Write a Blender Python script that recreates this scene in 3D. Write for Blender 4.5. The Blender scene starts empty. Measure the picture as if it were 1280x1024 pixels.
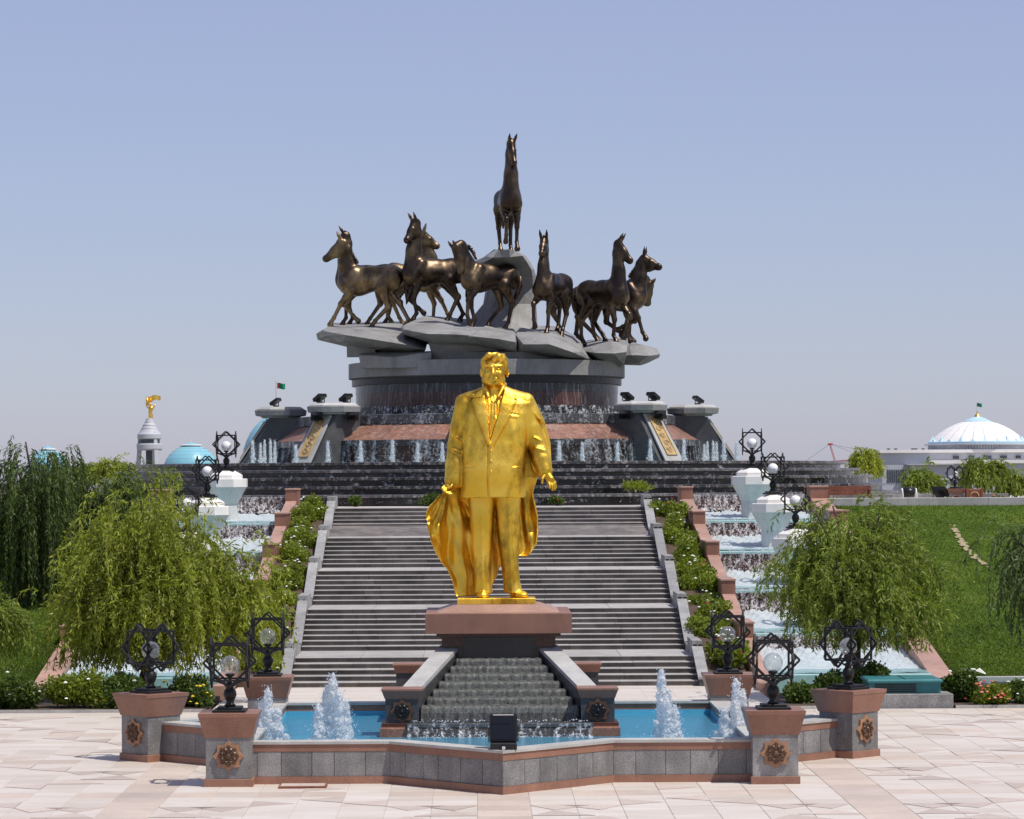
import bpy, bmesh, math, random
import numpy as np
from mathutils import Vector, Matrix
random.seed(7); RNG = np.random.default_rng(11)
C = bpy.context.scene.collection
R = math.radians; PI = math.pi
# ------------------------------------------------------------------ camera, sky, sun
F_PX, CX0, CZ0, HORX, HORY = 3750.0, -0.465, 6.156, 596.7, 598.0
sc = bpy.context.scene
cam_d = bpy.data.cameras.new('camera'); cam = bpy.data.objects.new('camera', cam_d); C.objects.link(cam)
cam_d.sensor_width = 36; cam_d.lens = F_PX/1280*36
cam_d.shift_x = (640-HORX)/1280; cam_d.shift_y = (HORY-512)/1280
cam_d.clip_start = 0.5; cam_d.clip_end = 20000
cam.location = (CX0, 0, CZ0); cam.rotation_euler = (R(90), R(0.30), 0)
sc.camera = cam
SUN = Vector((0.40, -0.25, 0.88)).normalized()
world = bpy.data.worlds.new('World'); sc.world = world; world.use_nodes = True
wn = world.node_tree; wn.nodes.clear()
sky = wn.nodes.new('ShaderNodeTexSky'); sky.sky_type = 'NISHITA'; sky.sun_disc = False
sky.sun_elevation = math.asin(SUN.z); sky.sun_rotation = math.atan2(SUN.x, SUN.y)
sky.air_density = 1.0; sky.dust_density = 0.6; sky.ozone_density = 4.0; sky.altitude = 200
hsv = wn.nodes.new('ShaderNodeMixRGB'); hsv.inputs[0].default_value = .56      # thin even haze over the whole sky
hsv.inputs[2].default_value = (2.92, 2.86, 4.5, 1)
bg = wn.nodes.new('ShaderNodeBackground'); bg.inputs[1].default_value = 0.127
wo = wn.nodes.new('ShaderNodeOutputWorld')
wn.links.new(sky.outputs[0], hsv.inputs[1]); wn.links.new(hsv.outputs[0], bg.inputs[0]); wn.links.new(bg.outputs[0], wo.inputs[0])
sun_d = bpy.data.lights.new('sun', 'SUN'); sun_d.energy = 4.2; sun_d.angle = R(0.5); sun_d.color = (1, 0.955, 0.88)
sun = bpy.data.objects.new('sun', sun_d); C.objects.link(sun); sun.location = (60, -30, 120)
sun.rotation_euler = SUN.to_track_quat('Z', 'Y').to_euler()
sc.view_settings.view_transform = 'Standard'; sc.view_settings.look = 'None'
sc.view_settings.exposure = 0.06; sc.view_settings.gamma = 1; sc.view_settings.use_curve_mapping = False
sc.cycles.max_bounces = 8; sc.cycles.transparent_max_bounces = 24; sc.cycles.caustics_reflective = False; sc.cycles.caustics_refractive = False

def at(px, py, d):
    return Vector(((px-HORX)*d/F_PX+CX0, d, CZ0-(py-HORY)*d/F_PX))

# ------------------------------------------------------------------ materials
class NT:
    def __init__(s, name):
        s.m = bpy.data.materials.new(name); s.m.use_nodes = True
        s.t = s.m.node_tree; s.t.nodes.clear()
        s.out = s.n('ShaderNodeOutputMaterial')
    def n(s, typ, **kw):
        nd = s.t.nodes.new(typ)
        for k, v in kw.items(): setattr(nd, k, v)
        return nd
    def l(s, a, b): s.t.links.new(a, b)
    def noise(s, scale, detail=4, rough=.55, vec=None, stretch=None):
        if vec is None:
            vec = s.n('ShaderNodeNewGeometry').outputs['Position']
        if stretch:
            mp = s.n('ShaderNodeMapping'); s.l(vec, mp.inputs[0]); mp.inputs[3].default_value = stretch; vec = mp.outputs[0]
        nz = s.n('ShaderNodeTexNoise'); s.l(vec, nz.inputs['Vector'])
        nz.inputs['Scale'].default_value = scale; nz.inputs['Detail'].default_value = detail; nz.inputs['Roughness'].default_value = rough
        return nz.outputs[0]
    def ramp(s, fac, stops):
        r = s.n('ShaderNodeValToRGB'); s.l(fac, r.inputs[0])
        e = r.color_ramp.elements
        while len(e) < len(stops): e.new(0.5)
        for i, (p, c) in enumerate(stops):
            e[i].position = p; e[i].color = tuple(c)+(1,) if len(c) == 3 else c
        return r.outputs[0]
    def mix(s, fac, a, b, mode='MIX'):
        m = s.n('ShaderNodeMixRGB', blend_type=mode)
        for i, v in enumerate((fac, a, b)):
            if isinstance(v, (int, float)): m.inputs[i].default_value = v if i == 0 else (v, v, v, 1)
            elif isinstance(v, (tuple, list)): m.inputs[i].default_value = tuple(v)+((1,) if len(v) == 3 else ())
            else: s.l(v, m.inputs[i])
        return m.outputs[0]
    def math(s, op, a, b=0.0):
        m = s.n('ShaderNodeMath', operation=op)
        for i, v in enumerate((a, b)):
            if isinstance(v, (int, float)): m.inputs[i].default_value = v
            else: s.l(v, m.inputs[i])
        return m.outputs[0]
    def rnd(s):
        a = s.n('ShaderNodeObjectInfo').outputs['Random']; b = s.n('ShaderNodeNewGeometry').outputs['Random Per Island']
        return s.math('FRACT', s.math('ADD', a, b))
    def bump(s, h, strength=.3, dist=.02):
        b = s.n('ShaderNodeBump'); b.inputs['Strength'].default_value = strength; b.inputs['Distance'].default_value = dist
        s.l(h, b.inputs['Height']); return b.outputs[0]
    def bsdf(s, col, rough=.5, metal=0.0, normal=None, spec=.5, **kw):
        p = s.n('ShaderNodeBsdfPrincipled')
        for k, v in (('Base Color', col), ('Roughness', rough), ('Metallic', metal), ('Specular IOR Level', spec)):
            if isinstance(v, (int, float)): p.inputs[k].default_value = v
            elif isinstance(v, (tuple, list)): p.inputs[k].default_value = tuple(v)+(1,)
            else: s.l(v, p.inputs[k])
        for k, v in kw.items():
            p.inputs[k.replace('_', ' ')].default_value = v
        if normal is not None: s.l(normal, p.inputs['Normal'])
        return p.outputs[0]
    def done(s, sh):
        s.l(sh, s.out.inputs[0]); return s.m

def stone(name, base, var=.25, speck=.35, sscale=60, rough=.5, big=.8, island=.18, stain=0.0, bump=.15, spec=.4):
    t = NT(name)
    lo = tuple(c*(1-var) for c in base); hi = tuple(min(1, c*(1+var)) for c in base)
    c = t.ramp(t.noise(big, 5, .6), [(.3, lo), (.7, hi)])
    sp = t.noise(sscale, 2, .8)
    c = t.mix(1, c, t.ramp(sp, [(.35, (1-speck,)*3), (.65, (1+speck*.6,)*3)]), 'MULTIPLY')
    if island:
        c = t.mix(1, c, t.ramp(t.rnd(), [(0, (1-island,)*3), (1, (1+island,)*3)]), 'MULTIPLY')
    if stain:
        st = t.noise(2.2, 5, .65, stretch=(1, 1, .22))
        c = t.mix(t.ramp(st, [(.42, (0, 0, 0)), (.68, (stain,)*3)]), c, tuple(b*.35 for b in base))
    return t.done(t.bsdf(c, rough, 0, t.bump(sp, bump, .01), spec))

M = {}
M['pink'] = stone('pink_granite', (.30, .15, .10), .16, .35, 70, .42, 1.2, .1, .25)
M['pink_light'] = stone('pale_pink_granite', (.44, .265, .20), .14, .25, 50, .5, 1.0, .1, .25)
M['grey'] = stone('grey_granite', (.25, .24, .232), .3, .45, 42, .55, 1.6, .26, .5)
M['grey_dark'] = stone('dark_granite', (.075, .074, .076), .3, .3, 40, .35, 1.2, .2, .3)
M['wet_black'] = stone('wet_black_granite', (.032, .031, .033), .4, .3, 30, .18, .7, .2, 0, spec=.5)
M['wet_brown'] = stone('wet_brown_granite', (.075, .032, .022), .4, .4, 30, .2, .7, .2, 0)
M['granite_red'] = stone('red_granite', (.28, .135, .09), .3, .4, 20, .3, .8, .10, .45)
M['grey_pale'] = stone('weathered_grey_stone', (.31, .305, .295), .2, .2, 25, .7, .9, .12, .4)
M['concrete'] = stone('pale_concrete', (.42, .41, .39), .15, .12, 25, .75, .7, .1, .25)
M['coping'] = stone('coping_stone', (.44, .43, .40), .2, .15, 30, .6, 1.3, .1, .2)
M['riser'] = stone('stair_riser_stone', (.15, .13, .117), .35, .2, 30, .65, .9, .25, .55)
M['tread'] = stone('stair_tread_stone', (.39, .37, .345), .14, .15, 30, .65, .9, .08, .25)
def rock_mat():
    t = NT('cast_rock')
    c = t.ramp(t.noise(.45, 6, .65), [(.3, (.215, .21, .20)), (.7, (.335, .33, .318))])
    st = t.noise(1.1, 6, .7, stretch=(1, 1, .3)); c = t.mix(t.ramp(st, [(.45, (0, 0, 0)), (.70, (.6,)*3)]), c, (.11, .105, .10))
    c = t.mix(1, c, t.ramp(t.noise(18, 3, .8), [(.3, (.82,)*3), (.7, (1.12,)*3)]), 'MULTIPLY')
    h = t.math('ADD', t.noise(2.2, 6, .7), t.math('MULTIPLY', t.noise(12, 4, .7), .3))
    return t.done(t.bsdf(c, .62, 0, t.bump(h, .30, .10), .35))
M['rock'] = rock_mat()
M['white_marble'] = stone('white_marble', (.80, .77, .72), .06, .05, 10, .4, .5, .04, .12)
M['green_marble'] = stone('greenish_marble', (.60, .62, .585), .1, .08, 10, .35, .6, .05, .2)
M['pave_tan'] = stone('tan_paving', (.55, .455, .38), .1, .08, 15, .55, .5, .1, .12)
M['pave_dark'] = stone('rose_paving', (.52, .435, .375), .1, .1, 15, .55, .5, .12, .12)
def marble_paving():
    t = NT('marble_paving')
    v = t.noise(.55, 6, .65, stretch=(1, 3.5, 1)); w = t.noise(3.2, 5, .7, stretch=(1, 4, 1))
    c = t.ramp(v, [(.32, (.545, .475, .405)), (.5, (.595, .54, .48)), (.68, (.635, .595, .545))])
    c = t.mix(t.ramp(w, [(.5, (0, 0, 0)), (.75, (.4,)*3)]), c, (.56, .47, .41))
    c = t.mix(1, c, t.ramp(t.rnd(), [(0, (.88, .85, .82)), (.25, (.98, .965, .945)), (.7, (1, .99, .98)), (1, (1.04, 1.035, 1.03))]), 'MULTIPLY')
    d = t.noise(.18, 4, .6)
    c = t.mix(t.ramp(d, [(.5, (0, 0, 0)), (.8, (.3,)*3)]), c, (.5, .42, .36))
    return t.done(t.bsdf(c, .5, 0, t.bump(w, .08, .01), .4))
M['pave'] = marble_paving()
M['mortar'] = stone('paving_mortar', (.50, .43, .38), .1, .1, 20, .8, .5, 0)
M['soil'] = stone('soil', (.09, .06, .04), .3, .4, 20, .9, 1, 0)
M['iron'] = stone('black_iron', (.009, .0085, .0085), .2, .2, 30, .45, 1, 0)
M['black_plastic'] = stone('black_housing', (.012, .012, .013), .2, .1, 30, .35, 1, 0)
M['teal'] = stone('teal_paint', (.03, .17, .18), .12, .1, 10, .45, 1, .05, .25)
M['wood'] = stone('reddish_wood', (.22, .075, .04), .3, .2, 20, .5, 2, .15)
M['steel'] = stone('brushed_steel', (.6, .6, .6), .1, .1, 20, .35, 1, 0)
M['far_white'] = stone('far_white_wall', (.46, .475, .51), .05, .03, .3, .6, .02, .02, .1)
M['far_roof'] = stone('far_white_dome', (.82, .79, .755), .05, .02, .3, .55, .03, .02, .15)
M['far_blue'] = stone('blue_dome_paint', (.22, .50, .60), .08, .03, .3, .35, .05, .02, .1)
M['far_blue_trim'] = stone('pale_blue_trim', (.42, .62, .72), .05, .03, .3, .5, .05, .02)
M['far_glass'] = stone('far_window_glass', (.07, .085, .10), .2, .1, .3, .2, .05, .2)
M['far_red'] = stone('red_crane_paint', (.45, .06, .05), .1, .1, .5, .5, .1, 0)
M['flag_green'] = stone('green_flag_cloth', (.0, .20, .10), .1, .1, 5, .8, 1, 0)
M['flag_red'] = stone('red_flag_cloth', (.32, .03, .03), .1, .1, 5, .8, 1, 0)
M['ornament'] = stone('gilded_ornament', (.48, .33, .15), .25, .3, 20, .45, 2, .05)
M['rosette'] = stone('weathered_copper_rosette', (.11, .055, .03), .35, .35, 25, .4, 4, .05, .3)
M['rosette_rim'] = stone('copper_star_rim', (.36, .19, .105), .2, .3, 40, .45, 4, .05, .2)
def metal(name, a, b, rough, scale, lo=.4, hi=.65, dark=None, dscale=1.2, rvar=.15, bumps=.15, metallic=1.0):
    t = NT(name)
    n1 = t.noise(scale, 5, .6); c = t.ramp(n1, [(lo, a), (hi, b)])
    if dark:
        n2 = t.noise(dscale, 6, .72, stretch=(1, 1, .55))
        c = t.mix(t.ramp(n2, [(.49, (0, 0, 0)), (.66, (.9,)*3)]), c, dark)
    r = t.ramp(n1, [(.3, (rough,)*3), (.75, (rough+rvar,)*3)])
    return t.done(t.bsdf(c, r, metallic, t.bump(t.noise(14, 3), bumps, .02)))
M['gold'] = metal('gilded_bronze', (.92, .56, .055), (1.0, .68, .115), .38, 1.6, dark=(.34, .185, .022), dscale=1.3, bumps=.3)
M['bronze'] = metal('patinated_bronze', (.065, .046, .034), (.20, .145, .085), .30, 1.1, .45, .72, dark=(.035, .026, .022), dscale=.8, bumps=.25)
M['bronze_gold'] = metal('golden_bronze', (.12, .085, .05), (.36, .26, .14), .33, 1.1, .4, .68, dark=(.05, .036, .025), dscale=.8, bumps=.25)
M['gold_far'] = metal('far_gold', (.8, .48, .06), (1, .68, .15), .3, .2)
def leaf(name, a, b, c, trans=.35):
    t = NT(name)
    col = t.ramp(t.rnd(), [(0, a), (.5, b), (1, c)])
    col = t.mix(1, col, t.ramp(t.noise(.9, 3), [(.3, (.62,)*3), (.7, (1.3,)*3)]), 'MULTIPLY')
    d = t.bsdf(col, .5, 0, None, .3)
    tr = t.n('ShaderNodeBsdfTranslucent'); t.l(t.mix(1, col, (1.25, 1.25, .6), 'MULTIPLY'), tr.inputs[0])
    mx = t.n('ShaderNodeMixShader'); mx.inputs[0].default_value = trans
    t.l(d, mx.inputs[1]); t.l(tr.outputs[0], mx.inputs[2]); return t.done(mx.outputs[0])
M['willow_bright'] = leaf('bright_willow_leaves', (.17, .22, .022), (.27, .32, .04), (.37, .395, .065), .43)
M['willow_mid'] = leaf('willow_leaves', (.12, .18, .025), (.20, .265, .042), (.28, .33, .065), .42)
M['willow_dark'] = leaf('dark_willow_leaves', (.045, .08, .016), (.075, .115, .024), (.14, .18, .045), .32)
M['willow_grey'] = leaf('grey_green_willow_leaves', (.08, .125, .045), (.125, .175, .065), (.18, .23, .09), .35)
M['bush'] = leaf('rose_leaves', (.11, .16, .016), (.19, .245, .026), (.28, .32, .045), .38)
M['bush_dark'] = leaf('dark_shrub_leaves', (.05, .09, .016), (.085, .135, .024), (.13, .18, .04), .3)
M['grass_blade'] = leaf('grass_blades', (.055, .10, .007), (.08, .132, .009), (.12, .165, .016), .3)
M['bark'] = stone('bark', (.06, .045, .032), .35, .4, 12, .85, 2, 0)
def lawn():
    t = NT('lawn')
    c = t.ramp(t.noise(.35, 6, .65), [(.3, (.05, .095, .006)), (.5, (.072, .122, .008)), (.72, (.115, .155, .016))])
    n = t.noise(9, 5, .7)
    c = t.mix(1, c, t.ramp(n, [(.3, (.6,)*3), (.7, (1.35,)*3)]), 'MULTIPLY')
    return t.done(t.bsdf(c, .85, 0, t.bump(n, .8, .08), .15))
M['lawn'] = lawn()
for nm, cc in (('white', (.80, .80, .74)), ('yellow', (.80, .58, .03)), ('red', (.42, .03, .03)), ('orange', (.62, .20, .09)), ('pinkf', (.65, .24, .26))):
    M['petal_'+nm] = stone('petals_'+nm, cc, .1, .1, 30, .7, 3, .15)
def water_surface(name, tint, murk=.35):
    t = NT(name)
    n = t.math('ADD', t.noise(5, 3, .6), t.math('MULTIPLY', t.noise(16, 2), .35))
    nrm = t.bump(n, .55, .06)
    tr = t.n('ShaderNodeBsdfTransparent'); tr.inputs[0].default_value = (.85, .95, 1, 1)
    df = t.n('ShaderNodeBsdfDiffuse'); df.inputs[0].default_value = tint+(1,)
    a = t.n('ShaderNodeMixShader'); a.inputs[0].default_value = murk; t.l(tr.outputs[0], a.inputs[1]); t.l(df.outputs[0], a.inputs[2])
    gl = t.n('ShaderNodeBsdfGlossy'); gl.inputs['Roughness'].default_value = .06; t.l(nrm, gl.inputs['Normal'])
    fr = t.n('ShaderNodeFresnel'); fr.inputs[0].default_value = 1.33; t.l(nrm, fr.inputs['Normal'])
    b = t.n('ShaderNodeMixShader'); t.l(t.math('MINIMUM', fr.outputs[0], .55), b.inputs[0]); t.l(a.outputs[0], b.inputs[1]); t.l(gl.outputs[0], b.inputs[2])
    return t.done(b.outputs[0])
M['water'] = water_surface('pool_water', (.10, .42, .62), .5)
M['water_teal'] = water_surface('cascade_water', (.36, .60, .62), .6)
M['pool_blue'] = stone('blue_pool_paint', (.10, .42, .60), .08, .05, 4, .5, 1, .05)
M['pool_teal'] = stone('teal_pool_paint', (.30, .50, .50), .1, .05, 4, .5, 1, .05)
def sheet(name, sx, sz, lo, hi, col=(.82, .86, .90), amin=0.0, amax=.95, gloss=.25, sp=0):
    """falling water: streaked noise decides where it is white and where the stone shows"""
    t = NT(name)
    n = t.noise(1.0, 4, .65, stretch=(sx, sx, sz))
    if sp:
        n = t.math('ADD', t.math('MULTIPLY', n, .5), t.math('MULTIPLY', t.noise(sp, 3, .75), .5))
    a = t.ramp(n, [(lo, (amin,)*3), (hi, (amax,)*3)])
    tr = t.n('ShaderNodeBsdfTransparent')
    w = t.bsdf(col, .35, 0, t.bump(n, .6, .05), .6)
    tl = t.n('ShaderNodeBsdfTranslucent'); tl.inputs[0].default_value = col+(1,)
    m0 = t.n('ShaderNodeMixShader'); m0.inputs[0].default_value = .3; t.l(w, m0.inputs[1]); t.l(tl.outputs[0], m0.inputs[2])
    m1 = t.n('ShaderNodeMixShader'); t.l(a, m1.inputs[0]); t.l(tr.outputs[0], m1.inputs[1]); t.l(m0.outputs[0], m1.inputs[2])
    return t.done(m1.outputs[0])
M['fall_thin'] = sheet('thin_falling_water', 9, .4, .50, .92, (.55, .64, .76), 0, .6)
M['fall_film'] = sheet('film_of_water', 5, 1.5, .48, .72, (.80, .74, .70), 0, .5, sp=8)
M['fall_trickle'] = sheet('trickling_water', 1.6, .5, .54, .70, (.70, .72, .74), 0, .65, sp=7)
M['fall_heavy'] = sheet('heavy_falling_water', 2.4, .35, .50, .66, (.80, .81, .84), .0, .8, sp=8)
M['fall_sparkle'] = sheet('sparkling_cascade_water', 8, 3.0, .46, .60, (.86, .82, .82), .0, .95, sp=16)
M['fall_steps'] = sheet('water_over_steps', 14, 2.0, .36, .78, (.46, .47, .42), .05, .70, sp=12)
M['fall_tray'] = sheet('water_spilling_from_tray', 3.2, .8, .50, .62, (.86, .88, .90), .02, .9, sp=10)
M['splash'] = sheet('splash_water', 4, 3, .49, .60, (.85, .88, .90), .0, .95, sp=9)
def foam(name, amin, amax, lo=.35, hi=.55, col=(.96, .97, .98), sp=6, soft=0.0):
    t = NT(name)
    n = t.noise(sp, 4, .7); a = t.ramp(n, [(lo, (amin,)*3), (hi, (amax,)*3)])
    if soft:      # thin water at the rim of a plume lets more light through
        lw = t.n('ShaderNodeLayerWeight'); lw.inputs[0].default_value = .5
        a = t.math('MULTIPLY', a, t.math('SUBTRACT', 1.0, t.math('MULTIPLY', lw.outputs['Facing'], soft)))
    tr = t.n('ShaderNodeBsdfTransparent')
    w = t.bsdf(t.mix(t.ramp(t.noise(2.5, 4), [(.35, (0, 0, 0)), (.65, (1, 1, 1))]), tuple(c*.92 for c in col), col), .4, 0, t.bump(t.noise(11, 4), .7, .06), .5)
    tl = t.n('ShaderNodeBsdfTranslucent'); tl.inputs[0].default_value = col+(1,)
    m0 = t.n('ShaderNodeMixShader'); m0.inputs[0].default_value = .5; t.l(w, m0.inputs[1]); t.l(tl.outputs[0], m0.inputs[2])
    m1 = t.n('ShaderNodeMixShader'); t.l(a, m1.inputs[0]); t.l(tr.outputs[0], m1.inputs[1]); t.l(m0.outputs[0], m1.inputs[2])
    return t.done(m1.outputs[0])
M['foam'] = foam('white_foam', .8, 1.0)
M['jet'] = foam('jet_water', .62, 1.0, .36, .56, (.97, .975, .98), 9, .8)
M['drops'] = foam('water_drops', 1, 1, col=(.82, .88, .95))
def clear_glass():
    t = NT('globe_glass')
    tr = t.n('ShaderNodeBsdfTransparent'); tr.inputs[0].default_value = (.86, .88, .88, 1)
    gl = t.n('ShaderNodeBsdfGlossy'); gl.inputs['Roughness'].default_value = .05
    lw = t.n('ShaderNodeLayerWeight'); lw.inputs[0].default_value = .35
    df = t.n('ShaderNodeBsdfDiffuse'); df.inputs[0].default_value = (.75, .75, .73, 1)
    a = t.n('ShaderNodeMixShader'); t.l(t.ramp(t.noise(1.5, 1), [(.4, (.10,)*3), (.7, (.22,)*3)]), a.inputs[0]); t.l(tr.outputs[0], a.inputs[1]); t.l(df.outputs[0], a.inputs[2])
    b = t.n('ShaderNodeMixShader'); t.l(t.math('MULTIPLY', lw.outputs['Facing'], .55), b.inputs[0]); t.l(a.outputs[0], b.inputs[1]); t.l(gl.outputs[0], b.inputs[2])
    return t.done(b.outputs[0])
M['glass'] = clear_glass()
M['white_globe'] = stone('milky_globe', (.80, .80, .80), .03, .03, 10, .25, 1, 0)
M['black_glass'] = stone('dark_floodlight_glass', (.008, .008, .01), .1, .1, 10, .06, 1, 0)
# ------------------------------------------------------------------ mesh helpers
class MB:
    """collects simple shapes into one mesh"""
    def __init__(s): s.v = []; s.f = []; s.n = 0
    def add(s, V, F):
        s.v.extend([tuple(v) for v in V]); s.f.extend([tuple(i+s.n for i in f) for f in F]); s.n += len(V); return s
    def box(s, x0, x1, y0, y1, z0, z1, bev=0.0):
        if bev <= 0:
            V = [(x, y, z) for z in (z0, z1) for y in (y0, y1) for x in (x0, x1)]
            F = [(0, 2, 3, 1), (4, 5, 7, 6), (0, 1, 5, 4), (2, 6, 7, 3), (0, 4, 6, 2), (1, 3, 7, 5)]
            return s.add(V, F)
        b = bev   # chamfered top edges
        V = [(x0, y0, z0), (x1, y0, z0), (x1, y1, z0), (x0, y1, z0), (x0, y0, z1-b), (x1, y0, z1-b), (x1, y1, z1-b), (x0, y1, z1-b),
             (x0+b, y0+b, z1), (x1-b, y0+b, z1), (x1-b, y1-b, z1), (x0+b, y1-b, z1)]
        F = [(0, 3, 2, 1)]+[(i, (i+1) % 4, (i+1) % 4+4, i+4) for i in range(4)]+[(i+4, (i+1) % 4+4, (i+1) % 4+8, i+8) for i in range(4)]+[(8, 9, 10, 11)]
        return s.add(V, F)
    def frus(s, cx, cy, z0, z1, a0, b0, a1, b1):
        V = [(cx-a0, cy-b0, z0), (cx+a0, cy-b0, z0), (cx+a0, cy+b0, z0), (cx-a0, cy+b0, z0),
             (cx-a1, cy-b1, z1), (cx+a1, cy-b1, z1), (cx+a1, cy+b1, z1), (cx-a1, cy+b1, z1)]
        return s.add(V, [(0, 3, 2, 1), (4, 5, 6, 7)]+[(i, (i+1) % 4, (i+1) % 4+4, i+4) for i in range(4)])
    def prism(s, pts, z0, z1):
        n = len(pts); V = [(p[0], p[1], z0) for p in pts]+[(p[0], p[1], z1) for p in pts]
        return s.add(V, [tuple(range(n-1, -1, -1)), tuple(range(n, 2*n))]+[(i, (i+1) % n, (i+1) % n+n, i+n) for i in range(n)])
    def extr(s, pts3, vec):
        """closed 3-D polygon extruded along vec"""
        n = len(pts3); vec = Vector(vec)
        V = [Vector(p) for p in pts3]+[Vector(p)+vec for p in pts3]
        return s.add(V, [tuple(range(n-1, -1, -1)), tuple(range(n, 2*n))]+[(i, (i+1) % n, (i+1) % n+n, i+n) for i in range(n)])
    def bar(s, a, b, w, h=None, up=(0, 0, 1)):
        h = w if h is None else h
        a = Vector(a); b = Vector(b); d = (b-a)
        if d.length < 1e-6: return s
        d.normalize(); u = Vector(up)
        if abs(d.dot(u)) > .99: u = Vector((0, 1, 0))
        sd = d.cross(u).normalized(); u2 = sd.cross(d).normalized()
        V = [p+sd*(i*w/2)+u2*(j*h/2) for p in (a, b) for (i, j) in ((-1, -1), (1, -1), (1, 1), (-1, 1))]
        return s.add(V, [(0, 1, 2, 3), (7, 6, 5, 4)]+[(i, i+4, (i+1) % 4+4, (i+1) % 4) for i in range(4)])
    def tube(s, pts, rad, seg=8):
        pts = [Vector(p) for p in pts]; n = len(pts)
        rs = rad if isinstance(rad, (list, tuple)) else [rad]*n
        V = []
        for i, p in enumerate(pts):
            d = (pts[min(i+1, n-1)]-pts[max(i-1, 0)]).normalized()
            u = Vector((0, 0, 1)) if abs(d.z) < .95 else Vector((1, 0, 0))
            a = d.cross(u).normalized(); b = a.cross(d)
            for k in range(seg):
                t = 2*PI*k/seg; V.append(p+(a*math.cos(t)+b*math.sin(t))*rs[i])
        F = [(i*seg+k, i*seg+(k+1) % seg, (i+1)*seg+(k+1) % seg, (i+1)*seg+k) for i in range(n-1) for k in range(seg)]
        F += [tuple(range(seg-1, -1, -1)), tuple((n-1)*seg+k for k in range(seg))]
        return s.add(V, F)
    def lathe(s, prof, cx=0, cy=0, seg=24, a0=0.0, a1=2*PI, cap=True):
        full = abs(a1-a0-2*PI) < 1e-6; m = seg if full else seg+1
        V = []
        for r, z in prof:
            for k in range(m):
                t = a0+(a1-a0)*k/seg; V.append((cx+r*math.cos(t), cy+r*math.sin(t), z))
        F = []
        for i in range(len(prof)-1):
            for k in range(seg):
                k2 = (k+1) % m
                F.append((i*m+k, i*m+k2, (i+1)*m+k2, (i+1)*m+k))
        if full and cap:
            if prof[0][0] > 1e-4: F.append(tuple(range(m-1, -1, -1)))
            if prof[-1][0] > 1e-4: F.append(tuple((len(prof)-1)*m+k for k in range(m)))
        return s.add(V, F)
    def ball(s, c, r, seg=16, rings=10, sz=1.0):
        c = Vector(c)
        V = [c+Vector((0, 0, -r*sz))]
        for i in range(1, rings):
            t = PI*i/rings-PI/2
            for k in range(seg):
                p = 2*PI*k/seg; V.append(c+Vector((r*math.cos(t)*math.cos(p), r*math.cos(t)*math.sin(p), r*sz*math.sin(t))))
        V.append(c+Vector((0, 0, r*sz)))
        F = [(0, 1+(k+1) % seg, 1+k) for k in range(seg)]
        for i in range(rings-2):
            for k in range(seg):
                F.append((1+i*seg+k, 1+i*seg+(k+1) % seg, 1+(i+1)*seg+(k+1) % seg, 1+(i+1)*seg+k))
        L = len(V)-1; o = 1+(rings-2)*seg
        F += [(o+k, o+(k+1) % seg, L) for k in range(seg)]
        return s.add(V, F)
    def grid(s, fn, nu, nv):
        V = [fn(i/nu, j/nv) for j in range(nv+1) for i in range(nu+1)]
        return s.add(V, [(j*(nu+1)+i, j*(nu+1)+i+1, (j+1)*(nu+1)+i+1, (j+1)*(nu+1)+i) for j in range(nv) for i in range(nu)])
    def mesh(s, name, m, smooth=False):
        me = bpy.data.meshes.new(name); me.from_pydata(s.v, [], s.f); me.materials.append(m)
        if smooth: me.polygons.foreach_set('use_smooth', [True]*len(me.polygons))
        me.update(); return me
    def obj(s, name, m, parent=None, smooth=False, loc=None):
        return link(name, s.mesh(name, m, smooth), parent, loc)

def link(name, me, parent=None, loc=None, rot=None):
    o = bpy.data.objects.new(name, me); C.objects.link(o)
    if parent is not None: o.parent = parent
    if loc is not None: o.location = loc
    if rot is not None: o.rotation_euler = rot
    return o
def npmesh(name, V, Fq, m, smooth=False):
    """fast mesh from numpy arrays (faces all quads or all triangles)"""
    V = np.asarray(V, dtype=np.float32); Fq = np.asarray(Fq, dtype=np.int32); k = Fq.shape[1]
    me = bpy.data.meshes.new(name)
    me.vertices.add(len(V)); me.vertices.foreach_set('co', V.ravel())
    me.loops.add(Fq.size); me.loops.foreach_set('vertex_index', Fq.ravel())
    me.polygons.add(len(Fq)); me.polygons.foreach_set('loop_start', np.arange(0, Fq.size, k, dtype=np.int32))
    try: me.polygons.foreach_set('loop_total', np.full(len(Fq), k, dtype=np.int32))
    except Exception: pass
    if smooth: me.polygons.foreach_set('use_smooth', np.ones(len(Fq), dtype=bool))
    me.materials.append(m); me.update(calc_edges=True); return me
def thing(name, label, cat, loc=(0, 0, 0), rz=0.0, group=None):
    o = bpy.data.objects.new(name, None); C.objects.link(o); o.empty_display_size = .3
    o.location = loc; o.rotation_euler = (0, 0, rz); o['label'] = label; o['category'] = cat
    if group: o['group'] = group
    return o
def tag(o, label, cat, group=None, kind=None):
    o['label'] = label; o['category'] = cat
    if group: o['group'] = group
    if kind: o['kind'] = kind
    return o
KIDS = {}
def dup(root, loc, rz, label, group=None, scale=None):
    def cp(o, parent):
        c = o.copy(); C.objects.link(c)
        if parent is not None: c.parent = parent
        for ch in list(o.children): cp(ch, c)
        return c
    r = cp(root, None); r.location = loc; r.rotation_euler = (0, 0, rz); r['label'] = label
    if group: r['group'] = group
    if scale: r.scale = (scale,)*3
    return r
def structure(name, mb, m, smooth=False):
    o = mb.obj(name, m, None, smooth); o['kind'] = 'structure'; return o

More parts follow.
